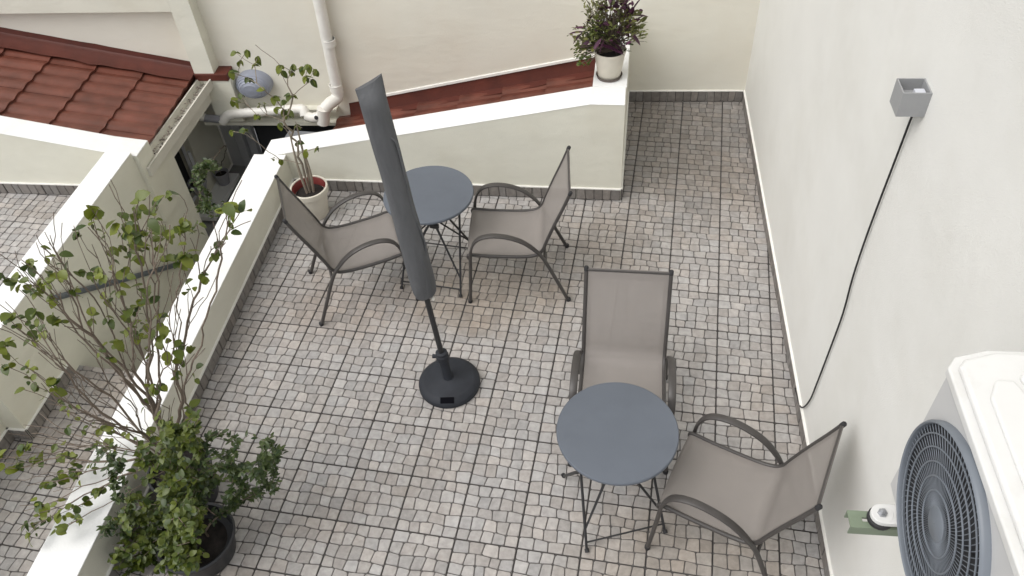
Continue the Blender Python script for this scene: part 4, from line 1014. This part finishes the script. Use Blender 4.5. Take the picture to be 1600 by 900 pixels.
for ti, (px, py, n) in enumerate(BIGL):
    p = nodes[ends[ti]]; pa_ = nodes[par[ends[ti]]]; ax_ = (p-pa_).normalized()
    for k in range(n):
        d = Vector((rng.uniform(-1, 1), rng.uniform(-1, 1), rng.uniform(-.9, .35)))+ax_*.3
        base = p+Vector((rng.uniform(-1, 1), rng.uniform(-1, 1), rng.uniform(-1, 1)))*.018*(n > 1)-d.normalized()*.012
        inst('leaf', rng.choice(LM), tr, inv @ leaf_frame(base, d, roll=rng.uniform(-.7, .7)))

mb = MB()
for ti, (px, py, n) in enumerate(BIGL):
    if rng.random() < .08: continue
    q = ends[ti]; q2 = par[q]; p0_ = nodes[q].lerp(nodes[q2], rng.random()*1.4)
    for k in range(rng.choice((2, 3, 3, 4))):
        d = Vector((rng.uniform(-1, 1), rng.uniform(-1, 1), rng.uniform(-.8, .3))); p = p0_+Vector((rng.uniform(-1, 1), rng.uniform(-1, 1), rng.uniform(-1, 1)))*.022; s_ = rng.uniform(.4, .85)
        vs, fs = leaf_verts(.06*s_, .047*s_, .25, .3); mxl = leaf_frame(p, d, roll=rng.uniform(-.6, .6)); mb.cur = (rng.random(), .5, .5); mb.add([mxl @ Vector(v) for v in vs], fs)
part('small_leaves', mb, 'leaf_ficus', tr, world=True, smooth=True, kind='stuff')

# --- small ficus in the cream pot
PB = Vector((-3.085, -1.243, 0))
pot('plant_pot', PB, [(.001, .0), (.092, .0), (.098, .006), (.126, .215), (.140, .218), (.143, .224), (.143, .268), (.138, .272), (.130, .270), (.122, .20), (.001, .19)], 'terracotta_cream', 'cream pot with dark red inner liner in the parapet corner', .112, .205,
    inner=([(.129, .262), (.124, .255), (.116, .20)], 'pot_red'))
rng = random.Random(8)
SML = [(375,95,2),(368,82,2),(385,80,2),(398,102,3),(360,112,2),(387,122,2),(402,90,2),(438,103,2),(440,112,2),(457,102,2),(455,112,2),(472,105,3),(482,102,2),(492,110,2),(477,120,3),(488,125,2),(412,140,1),(370,160,2),(363,157,1),(375,147,1),(427,152,3),(452,148,1),(458,150,2),(445,157,1),(405,163,1),(413,162,1),(402,180,2),(362,205,2),(382,203,3),(443,172,2),(452,172,1),(463,195,2),(437,193,1),(465,222,2),(497,230,2),(478,237,1),(425,248,1),(438,250,1),(450,180,3),(430,170,2)]
tips = [tree_point(px, py, PB, rng.uniform(-.10, .10), .3) for px, py, n in SML]
mains = [tree_point(x, y, PB, o) for x, y, o in ((465, 245, 0), (455, 215, .02), (443, 190, -.02), (425, 150, 0), (452, 170, .03), (472, 200, -.03), (399, 70, .0))]
nodes, par, ends = grow([PB+Vector((0, 0, .19)), PB+Vector((-.004, 0, .28))], mains+tips, rng, step=.05, wander=.006)
ends = {ti-len(mains): nd for ti, nd in ends}
st = empty('ficus_tree', PB+Vector((0, 0, .19)), label='small sparse ficus with several thin trunks in the cream pot', cat='tree')
part('branches', branch_mesh(nodes, par, .0022, 2.1, .014), 'bark_pale', st, world=True, smooth=True)
mb = MB()
for dx, dy, q in ((.022, .01, (470, 225)), (-.018, -.012, (452, 205)), (.0, .022, (462, 190))):
    e = tree_point(q[0], q[1], PB, 0); mb.tube(smooth_path([PB+Vector((dx, dy, .19)), PB.lerp(e, .45)+Vector((dx*1.2, dy, .12)), e], 5), [.0105]*5+[.009, .0085, .0075, .006, .0045, .002], 7)
part('trunk', mb, 'bark_pale', st, world=True, smooth=True)
inv = wmat(st).inverted()
LS = [leaf_mesh(.056*s, .040*s, 'leaf_ficus', fold=f, droop=dr) for s, f, dr in ((1, .2, .35), (.85, .3, .2), (1.1, .15, .5))]
for ti, (px, py, n) in enumerate(SML):
    p = nodes[ends[ti]]
    for k in range(n+1):
        d = Vector((rng.uniform(-1, 1), rng.uniform(-1, 1), rng.uniform(-1.2, .2)))
        inst('leaf', rng.choice(LS), st, inv @ leaf_frame(p-d.normalized()*.008, d, roll=rng.uniform(-.6, .6)))

# --- dense shrubs round the black pot
KB = Vector((-2.685, -4.035, 0))
pot('plant_pot', KB, [(.001, .0), (.155, .0), (.163, .012), (.186, .150), (.200, .153), (.204, .162), (.204, .178), (.197, .186), (.186, .180), (.176, .11), (.001, .10)], 'pot_black', 'black round pot under the dark leafy shrub on the paving', .172, .105)
def shrub(name, base, label, blobs, nspr, leafL, leafW, lm, stem_r, rng, zmin, per=(8, 13), barkm='bark'):
    t = empty(name, base, label=label, cat='shrub')
    tips = []
    for i in range(nspr):
        bx, by, rx, ry, dep = rng.choice(blobs)
        a = rng.uniform(0, 6.283); r_ = math.sqrt(rng.random())
        tips.append(tree_point(bx+rx*r_*math.cos(a), by+ry*r_*math.sin(a), base, dep+rng.uniform(-.16, .12), zmin, -3.03))
    nodes, par, ends = grow([base, base+Vector((0, 0, .06))], tips, rng, step=.05, wander=.008)
    part('stems', branch_mesh(nodes, par, stem_r, 2.3, .010), barkm, t, world=True, smooth=True)
    mb = MB()
    for ti, nd in ends:
        q = nd; cnt = rng.randint(*per); chain = []
        while q >= 0 and len(chain) < 5: chain.append(nodes[q]); q = par[q]
        for k in range(cnt):
            f = rng.random()**1.3*(len(chain)-1); i0 = int(f); p = chain[i0].lerp(chain[min(i0+1, len(chain)-1)], f-i0)
            d = Vector((rng.uniform(-1, 1), rng.uniform(-1, 1), rng.uniform(-.5, .7)))
            s = rng.uniform(.7, 1.2); vs, fs = leaf_verts(leafL*s, leafW*s, rng.uniform(.1, .4), rng.uniform(.1, .4))
            mxl = leaf_frame(p, d, roll=rng.uniform(-.6, .6)); mb.cur = (rng.random(), .5, .5)
            mb.add([mxl @ Vector(v) for v in vs], fs)
    o = part('foliage', mb, lm, t, world=True, smooth=True, kind='stuff'); return t
shrub('leafy_shrub', KB+Vector((-.08, .05, .105)), 'bushy green shrub of mid-sized leaves at the foot of the ficus', [(250, 790, 65, 70, 0), (225, 815, 55, 55, .05), (275, 810, 45, 70, -.05), (255, 730, 55, 45, .1), (300, 735, 45, 45, .05), (210, 860, 40, 28, -.05), (265, 870, 45, 26, -.1), (245, 840, 60, 45, -.05), (285, 780, 40, 40, -.05), (285, 845, 32, 40, -.16), (295, 800, 28, 30, -.14), (200, 880, 30, 18, -.05), (265, 885, 40, 14, -.14), (292, 830, 26, 34, -.24), (300, 865, 22, 22, -.26), (285, 880, 26, 16, -.26), (255, 690, 45, 40, .05), (285, 665, 35, 30, .08)], 340, .038, .026, 'leaf_mid', .0016, random.Random(31), .08, (11, 16))
shrub('leafy_shrub', KB+Vector((.03, .04, .105)), 'dark small-leaved shrub reaching over the paving from the black pot', [(350, 715, 42, 42, .1), (375, 745, 45, 35, .05), (395, 715, 40, 45, .1), (345, 760, 40, 35, 0), (330, 700, 30, 35, .12), (425, 705, 18, 25, .1), (380, 780, 30, 20, 0), (420, 745, 20, 25, .08), (200, 800, 35, 40, .05), (185, 830, 25, 25, .05), (165, 720, 30, 30, .1), (345, 735, 40, 35, .0), (325, 745, 28, 40, .0)], 140, .030, .015, 'leaf_small', .0011, random.Random(37), .06, (13, 20))

# --- flowering pot on the return wall
FB = Vector((-.905, -.435, .8605))
pot('plant_pot', FB, [(.001, .012), (.078, .012), (.082, .016), (.113, .205), (.117, .208), (.117, .217), (.109, .217), (.103, .19), (.001, .185)], 'terracotta_cream', 'cream pot on a brown saucer on the return wall', .102, .188,
    saucer=[(.001, .0), (.088, .0), (.096, .022), (.092, .022), (.085, .006), (.001, .006)])
fp = empty('pot_plant', FB+Vector((0, 0, .19)), label='mixed purple and lime leaved plant spilling from the cream pot on the wall', cat='plant')
rng = random.Random(44); inv = wmat(fp).inverted()
def fpt(px, py, o): return tree_point(px, py, FB, o, 0)
P0 = FB+Vector((0, 0, .19))
stm = MB()
# long purple leaves, each its own
for bx, by, tx, ty, o in ((912,50,888,51,0),(910,52,893,68,-.05),(925,62,905,75,-.04),(917,40,926,20,.03),(935,70,978,82,-.09),(930,70,905,78,-.08),(985,25,1014,23,.02),(988,18,1000,-4,.03),(983,50,1003,70,-.02),(975,45,985,62,-.04),(940,60,925,80,-.1),(955,65,975,80,-.1),(945,62,935,82,-.11),(965,20,985,-5,.0),(955,15,950,-12,.02),(968,30,990,8,-.02),(950,68,965,82,-.11),(935,66,918,70,-.09),(915,44,898,42,.02),(960,60,980,75,-.08)):
    a = fpt(bx, by, o); b = fpt(tx, ty, o+rng.uniform(-.03, .03)); L = (b-a).length
    me = leaf_mesh(L, max(.022, L*.28), 'leaf_purple', fold=.35, droop=.12); inst('leaf', me, fp, inv @ leaf_frame(a, b-a, roll=rng.uniform(-.5, .5)))
    mid = P0.lerp(a, .5)+Vector((0, 0, .03)); stm.tube(smooth_path([P0, mid, a], 4), .0022, 5)
for bx, by, k, lm, L, s in ((945, 48, 12, 'leaf_lime', .045, 16), (965, 38, 10, 'leaf_olive', .035, 20), (985, 38, 9, 'leaf_olive', .032, 14), (935, 22, 12, 'leaf_olive', .028, 16), (930, 5, 12, 'leaf_olive', .028, 14), (955, 10, 16, 'leaf_olive', .04, 20), (975, 20, 7, 'leaf_purple', .05, 18), (960, -5, 14, 'leaf_purple', .05, 20), (955, 50, 6, 'leaf_purple', .05, 20), (990, 45, 8, 'leaf_lime', .028, 14), (920, 55, 8, 'leaf_olive', .05, 16), (905, 60, 5, 'leaf_olive', .03, 12), (940, 55, 9, 'leaf_lime', .045, 14), (985, 30, 8, 'leaf_olive', .05, 16), (918, 62, 9, 'leaf_mid', .03, 12), (912, 75, 8, 'leaf_mid', .025, 10), (915, 88, 8, 'leaf_mid', .028, 8), (925, 40, 10, 'leaf_small', .028, 12), (940, 35, 10, 'leaf_lime', .035, 14), (965, 60, 10, 'leaf_small', .03, 16)):
    mb = MB()
    for i in range(k*6):
        p = fpt(bx+rng.uniform(-s, s)*1.25, by+6+rng.uniform(-s, s), rng.uniform(-.09, .07))
        d = (p-P0).normalized()+Vector((rng.uniform(-1, 1), rng.uniform(-1, 1), rng.uniform(-.3, .6)))
        sc = rng.uniform(.7, 1.2); vs, fs = leaf_verts(L*sc, L*.55*sc, .25, .25); mxl = leaf_frame(p, d, roll=rng.uniform(-.7, .7)); mb.cur = (rng.random(), .5, .5)
        mb.add([mxl @ Vector(v) for v in vs], fs)
        if i % 4 == 0: stm.tube(smooth_path([P0, P0.lerp(p, .5)+Vector((0, 0, .03)), p], 3), .0016, 4)
    part('foliage', mb, lm, fp, world=True, kind='stuff')
part('stems', stm, 'bark', fp, world=True, smooth=True)

# --- porch plants
pp_ = PW(SHELF[0]-.05, .10, SHELF[1])
pot('plant_pot', pp_, [(.001, .0), (.055, .0), (.075, .12), (.080, .12), (.080, .14), (.070, .14), (.066, .11), (.001, .105)], 'pvc_grey', 'small grey pot on the white shelf in the porch', .066, .108)
shrub('leafy_shrub', pp_+Vector((0, 0, .11)), 'little plant in the grey pot on the porch shelf', [(335, 258, 12, 10, 0), (325, 262, 10, 8, 0)], 14, .05, .03, 'leaf_small', .002, random.Random(51), -9, (6, 9))
vb = uplane(312, 285, PW(0, .12), v3(yn))
vb = PW(((vb-yc).xy).dot(yd), .092, vb.z)
pot('wall_planter', vb-Vector((0, 0, .125)), [(.001, .0), (.06, .0), (.085, .11), (.092, .112), (.092, .135), (.084, .135), (.078, .11), (.001, .105)], 'pvc_grey', 'grey planter fixed to the shaded porch wall under the vine', .078, .108)
shrub('trailing_plant', vb-Vector((0, 0, .02)), 'trailing vine hanging in the shaded porch by the dark window', [(312, 285, 12, 22, 0), (318, 312, 14, 22, 0), (325, 330, 20, 14, -.05), (340, 318, 16, 10, -.05), (355, 325, 15, 10, -.1), (308, 268, 10, 14, 0)], 46, .036, .022, 'leaf_small', .0018, random.Random(53), -9, (8, 14))
